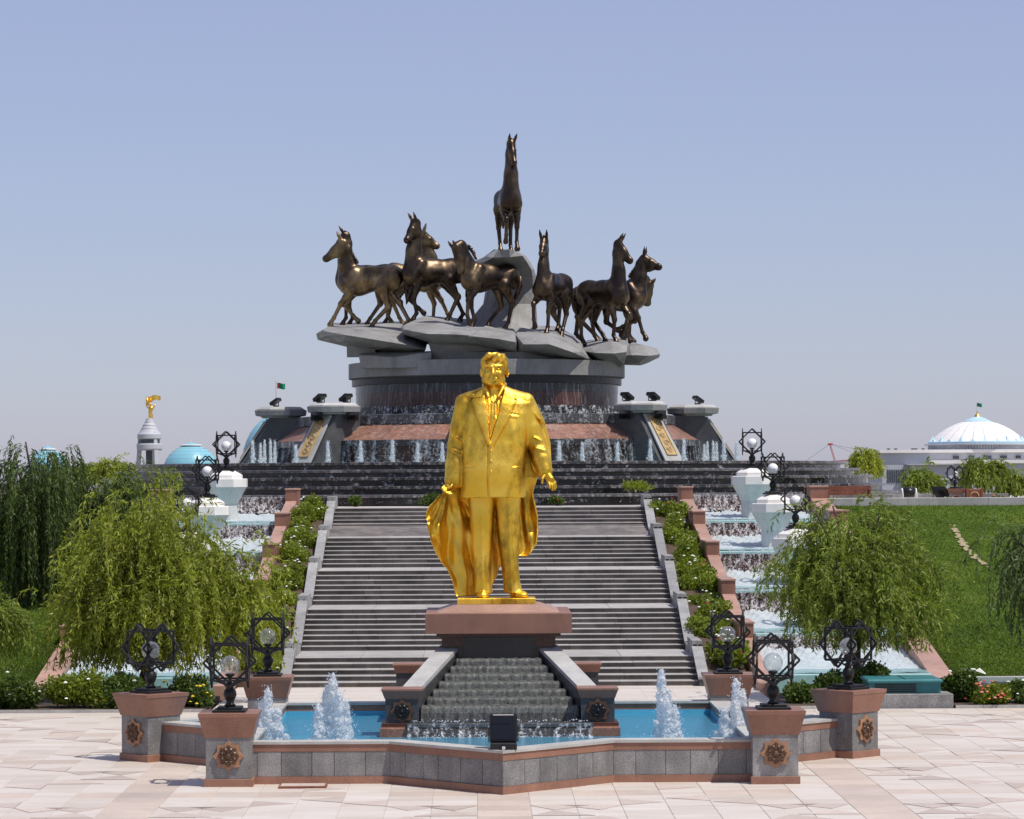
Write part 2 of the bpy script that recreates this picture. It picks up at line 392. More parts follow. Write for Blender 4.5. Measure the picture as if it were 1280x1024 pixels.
# ------------------------------------------------------------------ signed-distance sculpting
class SDF:
    def __init__(s, lo, hi, h):
        s.lo = np.array(lo, float); s.h = h
        s.n = np.ceil((np.array(hi)-s.lo)/h).astype(int)+1
        s.F = np.full(tuple(s.n), 1e3, dtype=np.float32)
    def region(s, lo, hi):
        a = np.clip(np.floor((np.array(lo)-s.lo)/s.h).astype(int), 0, s.n-1); b = np.clip(np.ceil((np.array(hi)-s.lo)/s.h).astype(int)+1, 1, s.n)
        if np.any(b <= a): return None
        ax = [(s.lo[i]+s.h*np.arange(a[i], b[i])).astype(np.float32) for i in range(3)]
        return (slice(a[0], b[0]), slice(a[1], b[1]), slice(a[2], b[2])), ax[0][:, None, None], ax[1][None, :, None], ax[2][None, None, :]
    def put(s, fn, lo, hi, k, sub=False):
        pad = k*1.2+3*s.h
        rg = s.region(np.array(lo)-pad, np.array(hi)+pad)
        if rg is None: return s
        sl, X, Y, Z = rg
        d = fn(X, Y, Z).astype(np.float32); a = s.F[sl]
        if sub:
            d = -d
            h = np.maximum(k-np.abs(a-d), 0)/max(k, 1e-6); s.F[sl] = np.maximum(a, d)+h*h*k*.25
        else:
            h = np.maximum(k-np.abs(a-d), 0)/max(k, 1e-6); s.F[sl] = np.minimum(a, d)-h*h*k*.25
        return s
    def cone(s, p, r1, q, r2, k=.03, sy=1.0, sub=False):
        p = np.array(p, float); q = np.array(q, float); ab = q-p; L = float(ab@ab)+1e-9
        ab2 = ab.copy(); ab2[1] /= sy; L2 = float(ab2@ab2)+1e-9
        def fn(X, Y, Z):
            x = X-p[0]; y = (Y-p[1])/sy; z = Z-p[2]
            t = np.clip((x*ab2[0]+y*ab2[1]+z*ab2[2])/L2, 0, 1)
            return np.sqrt((x-t*ab2[0])**2+(y-t*ab2[1])**2+(z-t*ab2[2])**2)-(r1+(r2-r1)*t)
        r = max(r1, r2)
        return s.put(fn, np.minimum(p, q)-r, np.maximum(p, q)+r, k, sub)
    def chain(s, pts, rs, k=.03, sy=1.0):
        for i in range(len(pts)-1): s.cone(pts[i], rs[i], pts[i+1], rs[i+1], k, sy)
        return s
    def ell(s, c, r, k=.03, rot=None, sub=False):
        c = np.array(c, float); r = np.array(r, float)
        Mx = np.array(rot.to_3x3()) if rot is not None else np.eye(3)
        def fn(X, Y, Z):
            x = X-c[0]; y = Y-c[1]; z = Z-c[2]
            if rot is not None:
                x, y, z = (Mx[0, 0]*x+Mx[1, 0]*y+Mx[2, 0]*z, Mx[0, 1]*x+Mx[1, 1]*y+Mx[2, 1]*z, Mx[0, 2]*x+Mx[1, 2]*y+Mx[2, 2]*z)
            k0 = np.sqrt((x/r[0])**2+(y/r[1])**2+(z/r[2])**2)+1e-6
            k1 = np.sqrt((x/r[0]**2)**2+(y/r[1]**2)**2+(z/r[2]**2)**2)+1e-6
            return k0*(k0-1)/k1
        rr = r.max() if rot is not None else r
        return s.put(fn, c-rr, c+rr, k, sub)
    def arrays(s):
        F = s.F; sg = F < 0; n = np.array(F.shape)-1
        cnt = np.zeros(tuple(n), np.int8)
        for i in (0, 1):
            for j in (0, 1):
                for k in (0, 1):
                    cnt += sg[i:n[0]+i, j:n[1]+j, k:n[2]+k]
        act = (cnt > 0) & (cnt < 8); I = np.argwhere(act)
        idx = np.full(tuple(n), -1, np.int32); idx[act] = np.arange(len(I), dtype=np.int32)
        pos = np.zeros((len(I), 3)); num = np.zeros(len(I))
        cr = [(i, j, k) for i in (0, 1) for j in (0, 1) for k in (0, 1)]
        fv = {c: F[I[:, 0]+c[0], I[:, 1]+c[1], I[:, 2]+c[2]] for c in cr}
        for a in cr:
            for ax in range(3):
                if a[ax]: continue
                b = tuple(1 if q == ax else a[q] for q in range(3))
                fa, fb = fv[a], fv[b]; m = (fa < 0) != (fb < 0)
                t = np.where(m, fa/(np.where(m, fa-fb, 1)), 0)
                pa = np.array(a, float)[None, :]+t[:, None]*(np.array(b)-np.array(a))[None, :]
                pos += np.where(m[:, None], pa, 0); num += m
        V = (I+pos/num[:, None])*s.h+s.lo
        Q = []
        for ax in range(3):
            u, v = (ax+1) % 3, (ax+2) % 3
            sl0 = [slice(None)]*3; sl1 = [slice(None)]*3; sl0[ax] = slice(0, -1); sl1[ax] = slice(1, None)
            A = sg[tuple(sl0)]; B = sg[tuple(sl1)]; ch = np.argwhere(A != B)
            if not len(ch): continue
            ok = (ch[:, u] > 0) & (ch[:, v] > 0) & (ch[:, u] < n[u]) & (ch[:, v] < n[v]); ch = ch[ok]
            ins = A[ch[:, 0], ch[:, 1], ch[:, 2]]
            def cell(du, dv):
                c = ch.copy(); c[:, u] -= du; c[:, v] -= dv
                return idx[c[:, 0], c[:, 1], c[:, 2]]
            q = np.stack([cell(1, 1), cell(0, 1), cell(0, 0), cell(1, 0)], 1)
            q[~ins] = q[~ins][:, ::-1]; Q.append(q)
        return V, np.concatenate(Q)
# ------------------------------------------------------------------ ground and plaza
g = MB().add([(-3000, -200, -.35), (3000, -200, -.35), (3000, 9000, -.35), (-3000, 9000, -.35)], [(0, 1, 2, 3)])
structure('ground', g, stone('dry_ground', (.26, .235, .18), .25, .2, 2, .9, .02, 0))
SCY, SA = 66.05, 5.45           # centre depth and half side of the star basin
SR = SA*math.sqrt(2)
def star_pts(off=0.0):
    P = []
    a = SA+off
    for k in range(16):
        t = -PI/2+k*PI/8
        r = a*math.sqrt(2) if k % 2 == 0 else a/math.cos(PI/8)
        P.append((r*math.cos(t), SCY+r*math.sin(t)))
    return P
def in_star(x, y, off=0.0):
    a = SA+off; y -= SCY
    return max(abs(x), abs(y)) < a or abs(x)+abs(y) < a*math.sqrt(2)
plaza = structure('plaza', MB().box(-16, 16, 44, 79.6, -.30, -.012), M['mortar'])
structure('walkway', MB().box(-7.6, 7.6, 79.62, 89.0, -.30, -.004), M['pave'])
T = 6.0/7; G = .008
tile_cells = []
for px_ in range(-3, 3):
    X0 = px_*7+.5
    for py_ in range(-2, 4):
        Y0 = 58.6+.5+py_*7
        for i in range(7):
            for j in range(7):
                tile_cells.append((X0+i*T, Y0+j*T, T, T, 'pave'))
        for j in range(7): tile_cells.append((X0-1, Y0+j*T, 1.0, T, 'pave_tan'))
        for i in range(7): tile_cells.append((X0+i*T, Y0-1, T, 1.0, 'pave_tan' if (i+px_) % 3 else 'pave'))
        tile_cells.append((X0-1, Y0-1, 1.0, 1.0, 'pave_dark'))
def tile_mesh(w, h, m):
    return MB().box(G/2, w-G/2, G/2, h-G/2, -.06, 0, .006).mesh('paving_slab', M[m])
TM = {}
vis = []
for c in tile_cells:
    cx, cy = c[0]+c[2]/2, c[1]+c[3]/2
    if cy > 79.5 or c[1] < 50 or in_star(cx, cy, -.35): continue
    if c[1]+c[3] > 79.6: continue
    xr = abs(cx-CX0-.0)-1.0
    sees = (-HORX-60)/F_PX*cy < cx-CX0 < (1280-HORX+60)/F_PX*cy and CZ0*F_PX/cy+HORY < 1034
    vis.append((0 if sees else 1, cy, c))
vis.sort(key=lambda t: (t[0], t[1]))
rest = {}
for n, (s_, cy, c) in enumerate(vis):
    dz = random.uniform(-.002, .002)
    if n < 300:
        key = (round(c[2], 3), round(c[3], 3), c[4])
        if key not in TM: TM[key] = tile_mesh(*key)
        link('paving_slab', TM[key], plaza, (c[0], c[1], dz))
    else:
        rest.setdefault(c[4], MB()).box(c[0]+G/2, c[0]+c[2]-G/2, c[1]+G/2, c[1]+c[3]-G/2, -.06, dz, .006)
for k, b in rest.items():
    o = b.obj('paving_slabs', M[k], plaza); o['kind'] = 'stuff'
wk = MB()
for j in range(11):
    for i in range(18):
        y0 = 79.66+j*T; wk.box(-7.6+i*.845+G/2, -7.6+(i+1)*.845-G/2, y0+G/2, y0+T-G/2, -.04, random.uniform(0, .003), .005)
w_ = wk.obj('paving_slabs', M['pave'], bpy.data.objects['walkway']); w_['kind'] = 'stuff'
ins_me = {}
def inset(pts, key):
    if key not in ins_me: ins_me[key] = MB().prism(pts, .0005, .006).mesh('star_inset', M['pave_dark'])
    return ins_me[key]
for px_ in range(-2, 2):
    for py_ in range(-1, 3):
        X0 = px_*7+.5; Y0 = 58.6+.5+py_*7
        for (i, j, sx, sy, sw) in ((2, 2, -1, 1, 0), (2, 2, 1, -1, 1), (5, 2, 1, 1, 0), (5, 2, -1, -1, 1), (2, 5, -1, -1, 0), (2, 5, 1, 1, 1), (5, 5, 1, -1, 0), (5, 5, -1, 1, 1),
                                   (0, 3, 1, 1, 0), (7, 3, -1, 1, 0), (0, 5, 1, -1, 0), (7, 5, -1, -1, 0), (3, 0, 1, 1, 1), (4, 7, -1, -1, 1)):
            x, y = X0+i*T, Y0+j*T
            pts = [(0, 0), (sx*T*1.35, 0), (sx*T*.5, sy*T*.95)] if not sw else [(0, 0), (0, sy*T*1.2), (sx*T*.95, sy*T*.6)]
            if sx*sy*(-1 if sw else 1) < 0: pts = pts[::-1]
            cx, cy = x+sx*T*.5, y+sy*T*.5
            if in_star(cx, cy, .5) or cy > 78.5 or cy < 52: continue
            link('star_inset', inset(pts, (sx, sy, sw)), plaza, (x, y, .0022))

# ------------------------------------------------------------------ star basin
basin = thing('fountain_basin', 'eight-pointed star basin with low grey and pink granite walls around blue water', 'fountain', (0, SCY, 0))
def bl(mb, name, m, parent=basin, smooth=False):      # child of a thing placed at (0, SCY, 0): shapes are written in world coordinates
    mb.v = [(v[0]-parent.location.x, v[1]-parent.location.y, v[2]-parent.location.z) for v in mb.v]
    return mb.obj(name, m, parent, smooth)
SO, SI = star_pts(0), star_pts(-.42)
panel_cache = {}
for k in range(16):
    a, b = Vector(SO[k]), Vector(SO[(k+1) % 16]); ai, bi = Vector(SI[k]), Vector(SI[(k+1) % 16])
    d = (b-a); L = d.length; d.normalize(); nrm = Vector((d.y, -d.x))
    q = lambda p, e: (p[0]+nrm.x*e, p[1]+nrm.y*e)
    def seg_of(off, offi): 
        o_, i_ = star_pts(off), star_pts(offi); return [o_[k], o_[(k+1) % 16], i_[(k+1) % 16], i_[k]]
    bl(MB().prism(seg_of(.035, -.42), -.05, .15), 'plinth', M['pink'])
    bl(MB().prism(seg_of(-.02, -.42), .15, .655), 'wall_core', M['grey_dark'])
    bl(MB().prism(seg_of(.012, -.42), .655, .80), 'granite_band', M['pink'])
    eps = .002*(k % 2)
    bl(MB().prism(seg_of(.035, -.45), .802, .855+eps), 'coping', M['coping'])
    n = max(2, round(L/.5)); u = 0
    ws = [random.uniform(.8, 1.25) for _ in range(n)]; sw = sum(ws); ws = [w*L/sw for w in ws]
    for w in ws:
        p0 = a+d*(u+.006); p1 = a+d*(u+w-.006); u += w; e = random.uniform(0, .004)
        bl(MB().prism([q(p0, e), q(p1, e), q(p1, -.018), q(p0, -.018)], .154, .651), 'wall_panel', M['grey'])
bl(MB().prism(SI, -.2, .06), 'basin_floor', M['pool_blue'])
for k in range(16):
    a, b = SI[k], SI[(k+1) % 16]; d = Vector((b[0]-a[0], b[1]-a[1])).normalized(); n_ = Vector((-d.y, d.x))*.012
    bl(MB().prism([(a[0]+n_.x*.2, a[1]+n_.y*.2), (b[0]+n_.x*.2, b[1]+n_.y*.2), (b[0]+n_.x, b[1]+n_.y), (a[0]+n_.x, a[1]+n_.y)], .06, .66), 'blue_lining', M['pool_blue'])
SW = star_pts(-.435)
wt = MB().add([(p[0], p[1], .56) for p in SW]+[(0, SCY, .56)], [(k, (k+1) % 16, 16) for k in range(16)])
structure('water', wt, M['water'])

# ------------------------------------------------------------------ pedestals and lamps
def octagram(r, n=8, inner=.765, rot=0.0):
    return [((r if k % 2 == 0 else r*inner)*math.cos(rot+k*PI/n), (r if k % 2 == 0 else r*inner)*math.sin(rot+k*PI/n)) for k in range(2*n)]
def medallion_meshes(r, rim, inner):
    mb = MB().extr([(x, 0, z) for x, z in octagram(r, rot=PI/2)][::-1], (0, -.05, 0))
    rim_me = mb.mesh('star_medallion', rim)
    mb = MB().extr([(x, -.0495, z) for x, z in octagram(r*.70, rot=PI/2)][::-1], (0, -.03, 0))
    for k in range(8):
        t = k*PI/4+PI/8; c = Vector((math.cos(t)*r*.42, -.062, math.sin(t)*r*.42))
        mb.ball(c, r*.15, 8, 5)
    mb.ball((0, -.062, 0), r*.2, 10, 6)
    for k in range(8):
        t = k*PI/4; mb.bar((math.cos(t)*r*.25, -.088, math.sin(t)*r*.25), (math.cos(t)*r*.62, -.082, math.sin(t)*r*.62), .03, .03)
    return rim_me, mb.mesh('rosette', inner)
MED = medallion_meshes(.315, M['rosette_rim'], M['rosette'])
MED2 = medallion_meshes(.27, M['rosette'], M['iron'])
def make_pedestal(label, group):
    t = thing('lamp_pedestal', label, 'pedestal', group=group)
    MB().box(-.49, .49, -.49, .49, 0, .155, .008).obj('plinth', M['pink'], t)
    MB().box(-.455, .455, -.455, .455, .157, .985).obj('shaft', M['grey'], t)
    MB().frus(0, 0, .987, 1.40, .475, .475, .585, .585).frus(0, 0, 1.4005, 1.475, .592, .592, .60, .60).obj('cap', M['pink'], t)
    m = link('star_medallion', MED[0], t, (0, -.4565, .62)); link('rosette', MED[1], m)
    return t
ST = {}
def star_frame_mesh():
    mb = MB(); w = .042; h = .355; q = .505
    c4 = [(-h, -h), (h, -h), (h, h), (-h, h)]; d4 = [(0, -q), (q, 0), (0, q), (-q, 0)]
    for i in range(4):
        a, b = c4[i], c4[(i+1) % 4]; mb.bar((a[0], .004, a[1]), (b[0], .004, b[1]), w, w*.9)
        a, b = d4[i], d4[(i+1) % 4]; mb.bar((a[0], -.006, a[1]), (b[0], -.006, b[1]), w, w*.9, up=(0, 1, 0))
    return mb.mesh('star_frame', M['iron'])
SF = star_frame_mesh()
def make_lamp(label, globe, group, name='star_lamp'):
    t = thing(name, label, 'lamp', group=group)
    MB().box(-.33, .33, -.33, .33, 0, .05, .008).box(-.25, .25, -.25, .25, .0505, .105, .012).obj('base_plate', M['iron'], t)
    MB().lathe([(.10, .105), (.12, .13), (.085, .16), (.075, .20), (.11, .27), (.135, .34), (.12, .42), (.08, .47), (.07, .50), (.115, .525), (.115, .55), (.05, .575)], seg=14).obj('stem', M['iron'], t, True)
    st = MB()
    for sx in (-1, 1):
        for sy in (-1, 1): st.bar((sx*.05, sy*.05, .54), (sx*.33, sy*.33, .66), .035)
    st.obj('frame_bracket', M['iron'], t)
    for k in range(4):
        a = k*PI/2; link('star_frame', SF, t, (math.sin(a)*.362, -math.cos(a)*.362, 1.0), (0, 0, a))
    MB().lathe([(.06, .56), (.04, .60), (.035, .68), (.09, .72), (.10, .76), (.06, .77)], seg=12).obj('globe_holder', M['iron'], t, True)
    MB().ball((0, 0, .93), .20, 20, 14).obj('globe', globe, t, True)
    return t
FG = 'lamp pedestals at the corners of the star basin'
ped0 = make_pedestal('square granite lamp pedestal at the front left corner of the star basin', FG); ped0.location = (-5.48, 60.55, 0)
dup(ped0, (5.48, 60.55, 0), 0, 'square granite lamp pedestal at the front right corner of the star basin')
dup(ped0, (-7.68, 66.05, 0), R(-45), 'granite lamp pedestal set diagonally at the far left point of the star basin')
dup(ped0, (7.68, 66.05, 0), R(45), 'granite lamp pedestal set diagonally at the far right point of the star basin')
dup(ped0, (-5.48, 71.5, 0), PI, 'granite lamp pedestal behind the left jets, at the foot of the planted stair edge')
dup(ped0, (5.48, 71.5, 0), PI, 'granite lamp pedestal behind the right jets, at the foot of the planted stair edge')
LG = 'star lamps on the basin pedestals'
lamp0 = make_lamp('black star lamp with clear globe on the front left basin pedestal', M['glass'], LG); lamp0.location = (-5.48, 60.55, 1.476)
dup(lamp0, (5.48, 60.55, 1.476), 0, 'black star lamp with clear globe on the front right basin pedestal')
dup(lamp0, (-7.68, 66.05, 1.476), R(-45), 'black star lamp turned diagonally on the far left basin pedestal')
dup(lamp0, (7.68, 66.05, 1.476), R(45), 'black star lamp turned diagonally on the far right basin pedestal')
dup(lamp0, (-5.48, 71.5, 1.476), 0, 'black star lamp with clear globe at the left foot of the planted stair edge')
dup(lamp0, (5.48, 71.5, 1.476), 0, 'black star lamp with clear globe at the right foot of the planted stair edge')

# ------------------------------------------------------------------ statue base with its little cascade
SB = 70.0
base = thing('statue_base', 'pink granite slab on a dark base with a stepped cascade running down its front', 'plinth', (0, SB, 0))
B = lambda mb, name, m, smooth=False: bl(mb, name, m, base, smooth)
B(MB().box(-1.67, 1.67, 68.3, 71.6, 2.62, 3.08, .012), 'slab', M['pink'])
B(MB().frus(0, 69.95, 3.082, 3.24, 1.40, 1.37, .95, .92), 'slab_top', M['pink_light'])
B(MB().box(-1.30, 1.30, 68.62, 71.3, 2.30, 2.617).box(-1.42, 1.42, 68.5, 71.4, 2.54, 2.619), 'neck', M['wet_brown'])
B(MB().box(-1.24, 1.24, 68.72, 71.2, .1, 2.299), 'core', M['wet_black'])
B(MB().box(-.80, .80, 68.60, 68.715, 2.03, 2.45).box(-.86, .86, 68.55, 68.716, 2.44, 2.52), 'spout', M['wet_black'])
zt, zb, yt, yb, n = 2.03, 1.15, 68.6, 65.7, 7
st_edges = []
for i in range(n):
    f0, f1 = i/(n-1), (i+1)/(n-1)
    z1 = zt+(zb-zt)*f0; y0 = yt+(yb-yt)*(i+1)/n
    hw = .86+(1.74-.86)*(i+1)/n
    ybk = yt if i == 0 else yt+(yb-yt)*i/n
    B(MB().box(-hw, hw, y0, 68.72+.001*i, z1-.5, z1+.0001*i, .01), 'cascade_step', M['wet_black'])
    st_edges.append((hw, y0, z1, ybk))
B(MB().box(-2.6, 2.6, 64.9, 66.3, .05, .76, .02), 'cascade_tray', M['granite_red'])
B(MB().box(-2.02, 2.02, 64.84, 66.2, .775, .84), 'tray_rim', M['grey_dark'])
B(MB().box(-1.80, 1.80, 65.3, 66.6, .70, .845), 'tray_floor', M['wet_black'])
for s in (-1, 1):
    a0, a1 = Vector((s*.88, 68.9, 2.33)), Vector((s*1.34, 68.9, 2.33)); b0, b1 = Vector((s*1.80, 65.75, 1.50)), Vector((s*2.22, 65.75, 1.50))
    P = [a0, a1, b1, b0]
    V = [p for p in P]+[Vector((p.x, p.y, p.z-.09)) for p in P]
    B(MB().add(V, [(0, 1, 2, 3), (7, 6, 5, 4), (0, 4, 5, 1), (1, 5, 6, 2), (2, 6, 7, 3), (3, 7, 4, 0)]), 'ramp_coping', M['concrete'])
    V = [Vector((p.x, p.y, p.z-.092)) for p in P]+[Vector((p.x, p.y, .1)) for p in P]
    V = [Vector((v.x*.985, v.y, v.z)) for v in V]
    B(MB().add(V, [(0, 1, 2, 3), (7, 6, 5, 4), (0, 4, 5, 1), (1, 5, 6, 2), (2, 6, 7, 3), (3, 7, 4, 0)]), 'ramp_wall', M['grey_dark'])
# water on the steps
wb = MB()
for (hw, y0, z1, ybk) in st_edges:
    def f(u, v, hw=hw, y0=y0, z1=z1, ybk=ybk):
        x = (u*2-1)*(hw-.03)
        wob = .012*math.sin(x*23+z1*9)+.01*math.sin(x*41+2*z1)
        if v < .5: return (x, ybk+(y0-.02-ybk)*v*2, z1+.022+wob*.6)
        return (x, y0-.025-.03*(v-.5)*2+wob, z1+.02-.15*(v-.5)*2)
    wb.grid(f, 60, 4)
o = B(wb, 'water_film', M['fall_steps'], True)
hw = 1.74
wb = MB().grid(lambda u, v: ((u*2-1)*1.72, 65.66-.05*v+.02*math.sin(u*70)+.015*math.sin(u*151), 1.15-.34*v), 90, 5)
B(wb, 'water_film', M['fall_steps'], True)
wb = MB().grid(lambda u, v: ((u*2-1)*2.0, 64.80-.16*v*v+.03*math.sin(u*60)*v+.02*math.sin(u*133), .86-.31*v), 110, 6)
B(wb, 'falling_water', M['fall_tray'], True)
wb = MB()
for i in range(120):
    x = random.uniform(-1.9, 1.9); wb.ball((x, random.uniform(64.85, 65.5), .86+random.uniform(0, .05)), random.uniform(.006, .02), 6, 4, .8)
for i in range(90):
    x = random.uniform(-2.0, 2.0); wb.ball((x, random.uniform(64.4, 64.75), .57+abs(random.gauss(0, .06))), random.uniform(.006, .02), 6, 4, .8)
o = B(wb, 'splash_drops', M['drops'], True); o['kind'] = 'stuff'
def corner_pedestal(label):
    t = thing('corner_pedestal', label, 'pedestal', group='small pedestals round the statue base')
    MB().box(-.45, .45, -.40, .45, -.70, .10, .01).obj('plinth', M['wet_brown'], t)
    MB().box(-.365, .365, -.32, .32, .10, .62).obj('shaft', M['grey_dark'], t)
    MB().frus(0, 0, .621, .80, .375, .33, .44, .40).box(-.45, .45, -.41, .41, .8005, .845, .006).obj('cap', M['pink'], t)
    m = link('star_medallion', MED2[0], t, (0, -.322, .355)); link('rosette', MED2[1], m)
    return t
cp = corner_pedestal('small dark pedestal with star rosette at the left foot of the statue cascade'); cp.location = (-2.13, 65.6, .74)
dup(cp, (2.13, 65.6, .74), 0, 'small dark pedestal with star rosette at the right foot of the statue cascade')
dup(cp, (-2.13, 74.3, .74), PI, 'small pedestal with pink cap behind the left ramp of the statue cascade')
dup(cp, (2.13, 74.3, .74), PI, 'small pedestal with pink cap behind the right ramp of the statue cascade')
# floodlight on the front vertex of the wall
fl = thing('floodlight', 'black box floodlight standing on the front point of the basin wall', 'floodlight', (0.02, 58.72, .858))
MB().box(-.26, .26, -.20, .26, .0, .13, .02).box(-.06, .06, -.26, -.20, .0, .08).obj('gear_box', M['black_plastic'], fl)
hd = MB(); hd.extr([(-.27, .0, .15), (.27, .0, .15), (.27, .10, .66), (-.27, .10, .66)][::-1], (0, .22, -.03)); hd.obj('lamp_housing', M['black_plastic'], fl)
MB().extr([(-.23, -.004, .19), (.23, -.004, .19), (.23, .086, .62), (-.23, .086, .62)][::-1], (0, -.006, .001)).obj('front_glass', M['black_glass'], fl)
MB().bar((-.285, .1, .12), (-.285, .14, .42), .02, .05).bar((.285, .1, .12), (.285, .14, .42), .02, .05).obj('bracket', M['iron'], fl)
MB().box(-.03, .03, -.285, -.26, .01, .07).obj('label_plate', M['steel'], fl)
MB().bar((-.2, .0, .665), (.2, .0, .665), .015).obj('handle', M['steel'], fl)
mt = thing('cover_plate', 'flat brown metal cover lying on the paving beside the front left pedestal', 'cover', (-3.98, 59.95, .004))
MB().box(-.48, .48, -.28, .24, .0, .045, .01).obj('plate', M['wood'], mt)
MB().box(-.44, .44, -.25, .21, .0455, .055, .005).obj('lid', M['pave_dark'], mt)

# ------------------------------------------------------------------ water jets
def jet_meshes(h, r, seed, ndrop=700, lobes=((0, 0, 1.0),)):
    """frothy column: a smooth union of many blobs along each lobe, plus loose drops"""
    rg = np.random.default_rng(seed); vx = .021 if r > .15 else .02
    ext = max(abs(l[0]) for l in lobes)+r*2.2
    g = SDF((-ext, -r*2.4-.1, -.05), (ext, r*2.4+.1, h*1.12), vx)
    for (ox, oy, hf) in lobes:
        H = h*hf; n = int(26*H/r*.22)+14
        g.cone((ox, oy, 0), r*.62, (ox, oy, H*.88), r*.34, .02)
        for i in range(n):
            f = (i+.5)/n; rad = r*(1.0-.5*f)*(1.12 if f > .8 else 1)
            for q in range(3):
                t = rg.random()*2*PI; dd = rad*.62*rg.random()**.6; s = rad*rg.uniform(.16, .42)
                if f > .93: dd *= .5; s *= .8
                g.ell((ox+dd*math.cos(t), oy+dd*math.sin(t), f*H), (s, s, s*rg.uniform(1.0, 1.9)), .02)
        for q in range(int(16*r/.2)):
            t = rg.random()*2*PI; s = r*rg.uniform(.15, .4); g.ell((ox+r*1.15*math.cos(t)*rg.random(), oy+r*1.15*math.sin(t)*rg.random(), H*.3*rg.random()**2), (s, s, s*1.2), .02)
    V, Q = g.arrays()
    V = V+rg.normal(0, vx*.42, V.shape)
    col = npmesh('water_column', V, Q, M['jet'], True)
    V = []; Fq = []
    base_o = np.array([[1, 0, 0], [-1, 0, 0], [0, 1, 0], [0, -1, 0], [0, 0, 1.7], [0, 0, -1.7]])
    base_f = np.array([[0, 2, 4], [2, 1, 4], [1, 3, 4], [3, 0, 4], [2, 0, 5], [1, 2, 5], [3, 1, 5], [0, 3, 5]])
    n = 0
    for i in range(ndrop):
        ox, oy, hf = lobes[rg.integers(len(lobes))]
        f = rg.random()**1.1*1.06; sp = r*(.85+1.1*(1-f)*abs(rg.normal(0, .9))+.4*rg.random())*(1-.35*f)
        t = rg.random()*2*PI; q = sp*(.5+.5*rg.random())
        s = (.004+.008*rg.random()**3)*(h**.3)
        V.append(base_o*s+np.array([ox+q*math.cos(t), oy+q*math.sin(t), f*h*hf])); Fq.append(base_f+n*6); n += 1
    return col, npmesh('drops', np.concatenate(V), np.concatenate(Fq), M['drops'])
def jet(name, label, group, loc, me, rz=0, sc_=1.0):
    t = thing(name, label, 'fountain jet', loc, rz, group); t.scale = (1, 1, sc_)
    link('water_column', me[0], t); d = link('drops', me[1], t); d['kind'] = 'stuff'
    return t
JG = 'foaming jets in the star basin'
jet('fountain_jet', 'tallest foaming white jet in the left arm of the star basin', JG, (-3.55, 63.6, .56), jet_meshes(1.46, .20, 1, 1200, ((0, 0, 1), (-.30, .0, .55), (.27, .1, .60), (.12, -.1, .76), (-.14, .1, .8))))
jet('fountain_jet', 'shorter foaming jet beside the front left lamp pedestal', JG, (-4.98, 64.3, .56), jet_meshes(1.12, .19, 2, 700, ((0, 0, 1), (.2, .0, .6), (-.12, .05, .75))))
jet('fountain_jet', 'tallest foaming white jet in the right arm of the star basin', JG, (3.42, 63.7, .56), jet_meshes(1.50, .19, 3, 900, ((0, 0, 1), (.28, .0, .5), (.12, .1, .72), (.1, -.1, .6))))
jet('fountain_jet', 'shorter foaming jet beside the front right lamp pedestal', JG, (5.02, 63.9, .56), jet_meshes(1.30, .20, 4, 700, ((0, 0, 1), (-.25, .0, .5), (.14, .05, .8))))
# ------------------------------------------------------------------ staircase
flights = [(88.6, 0.0, .75, 5, 90.9), (94.4, .75, 1.92, 8, 97.6), (101.0, 1.92, 2.98, 7, 104.0), (107.4, 2.98, 3.99, 7, 110.5), (114.0, 3.99, 5.02, 7, 117.0)]
TOPZ = 5.02
SWID = 6.03
stair = thing('staircase', 'broad grey stone staircase of five flights rising behind the golden statue', 'stairs', (0, 88.6, 0))
def child_of(t):
    return lambda mb, name, m, smooth=False: bl(mb, name, m, t, smooth)
S = child_of(stair)
for i, (d0, z0, z1, n, d1) in enumerate(flights):
    dz = (z1-z0)/n; dd = (d1-d0)/(n-1)
    dn = flights[i+1][0] if i < 4 else 122.6
    for k in range(n):
        y0 = d0+k*dd; y1 = d0+(k+1)*dd if k < n-1 else dn
        zt_ = z0+(k+1)*dz
        nb = 6; cuts = [-SWID]+[(-SWID+2*SWID*(q+random.uniform(-.25, .25))/nb) for q in range(1, nb)]+[SWID]
        for q in range(nb):
            a_, b_ = cuts[q]+(.004 if q else 0), cuts[q+1]-(.004 if q < nb-1 else 0); e = random.uniform(0, .006); e2 = random.uniform(-.003, .003)
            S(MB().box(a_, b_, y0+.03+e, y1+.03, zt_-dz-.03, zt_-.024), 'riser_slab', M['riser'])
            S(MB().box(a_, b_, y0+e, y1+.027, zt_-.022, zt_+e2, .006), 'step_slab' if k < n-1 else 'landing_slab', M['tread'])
# core under the stairs, never seen from the front
S(MB().extr([(-SWID, 88.9, -.3), (-SWID, 122, -.3), (-SWID, 122, 4.8), (-SWID, 117.3, 4.8), (-SWID, 101, 1.7), (-SWID, 94, .5)], (2*SWID, 0, 0)), 'stair_core', M['riser'])
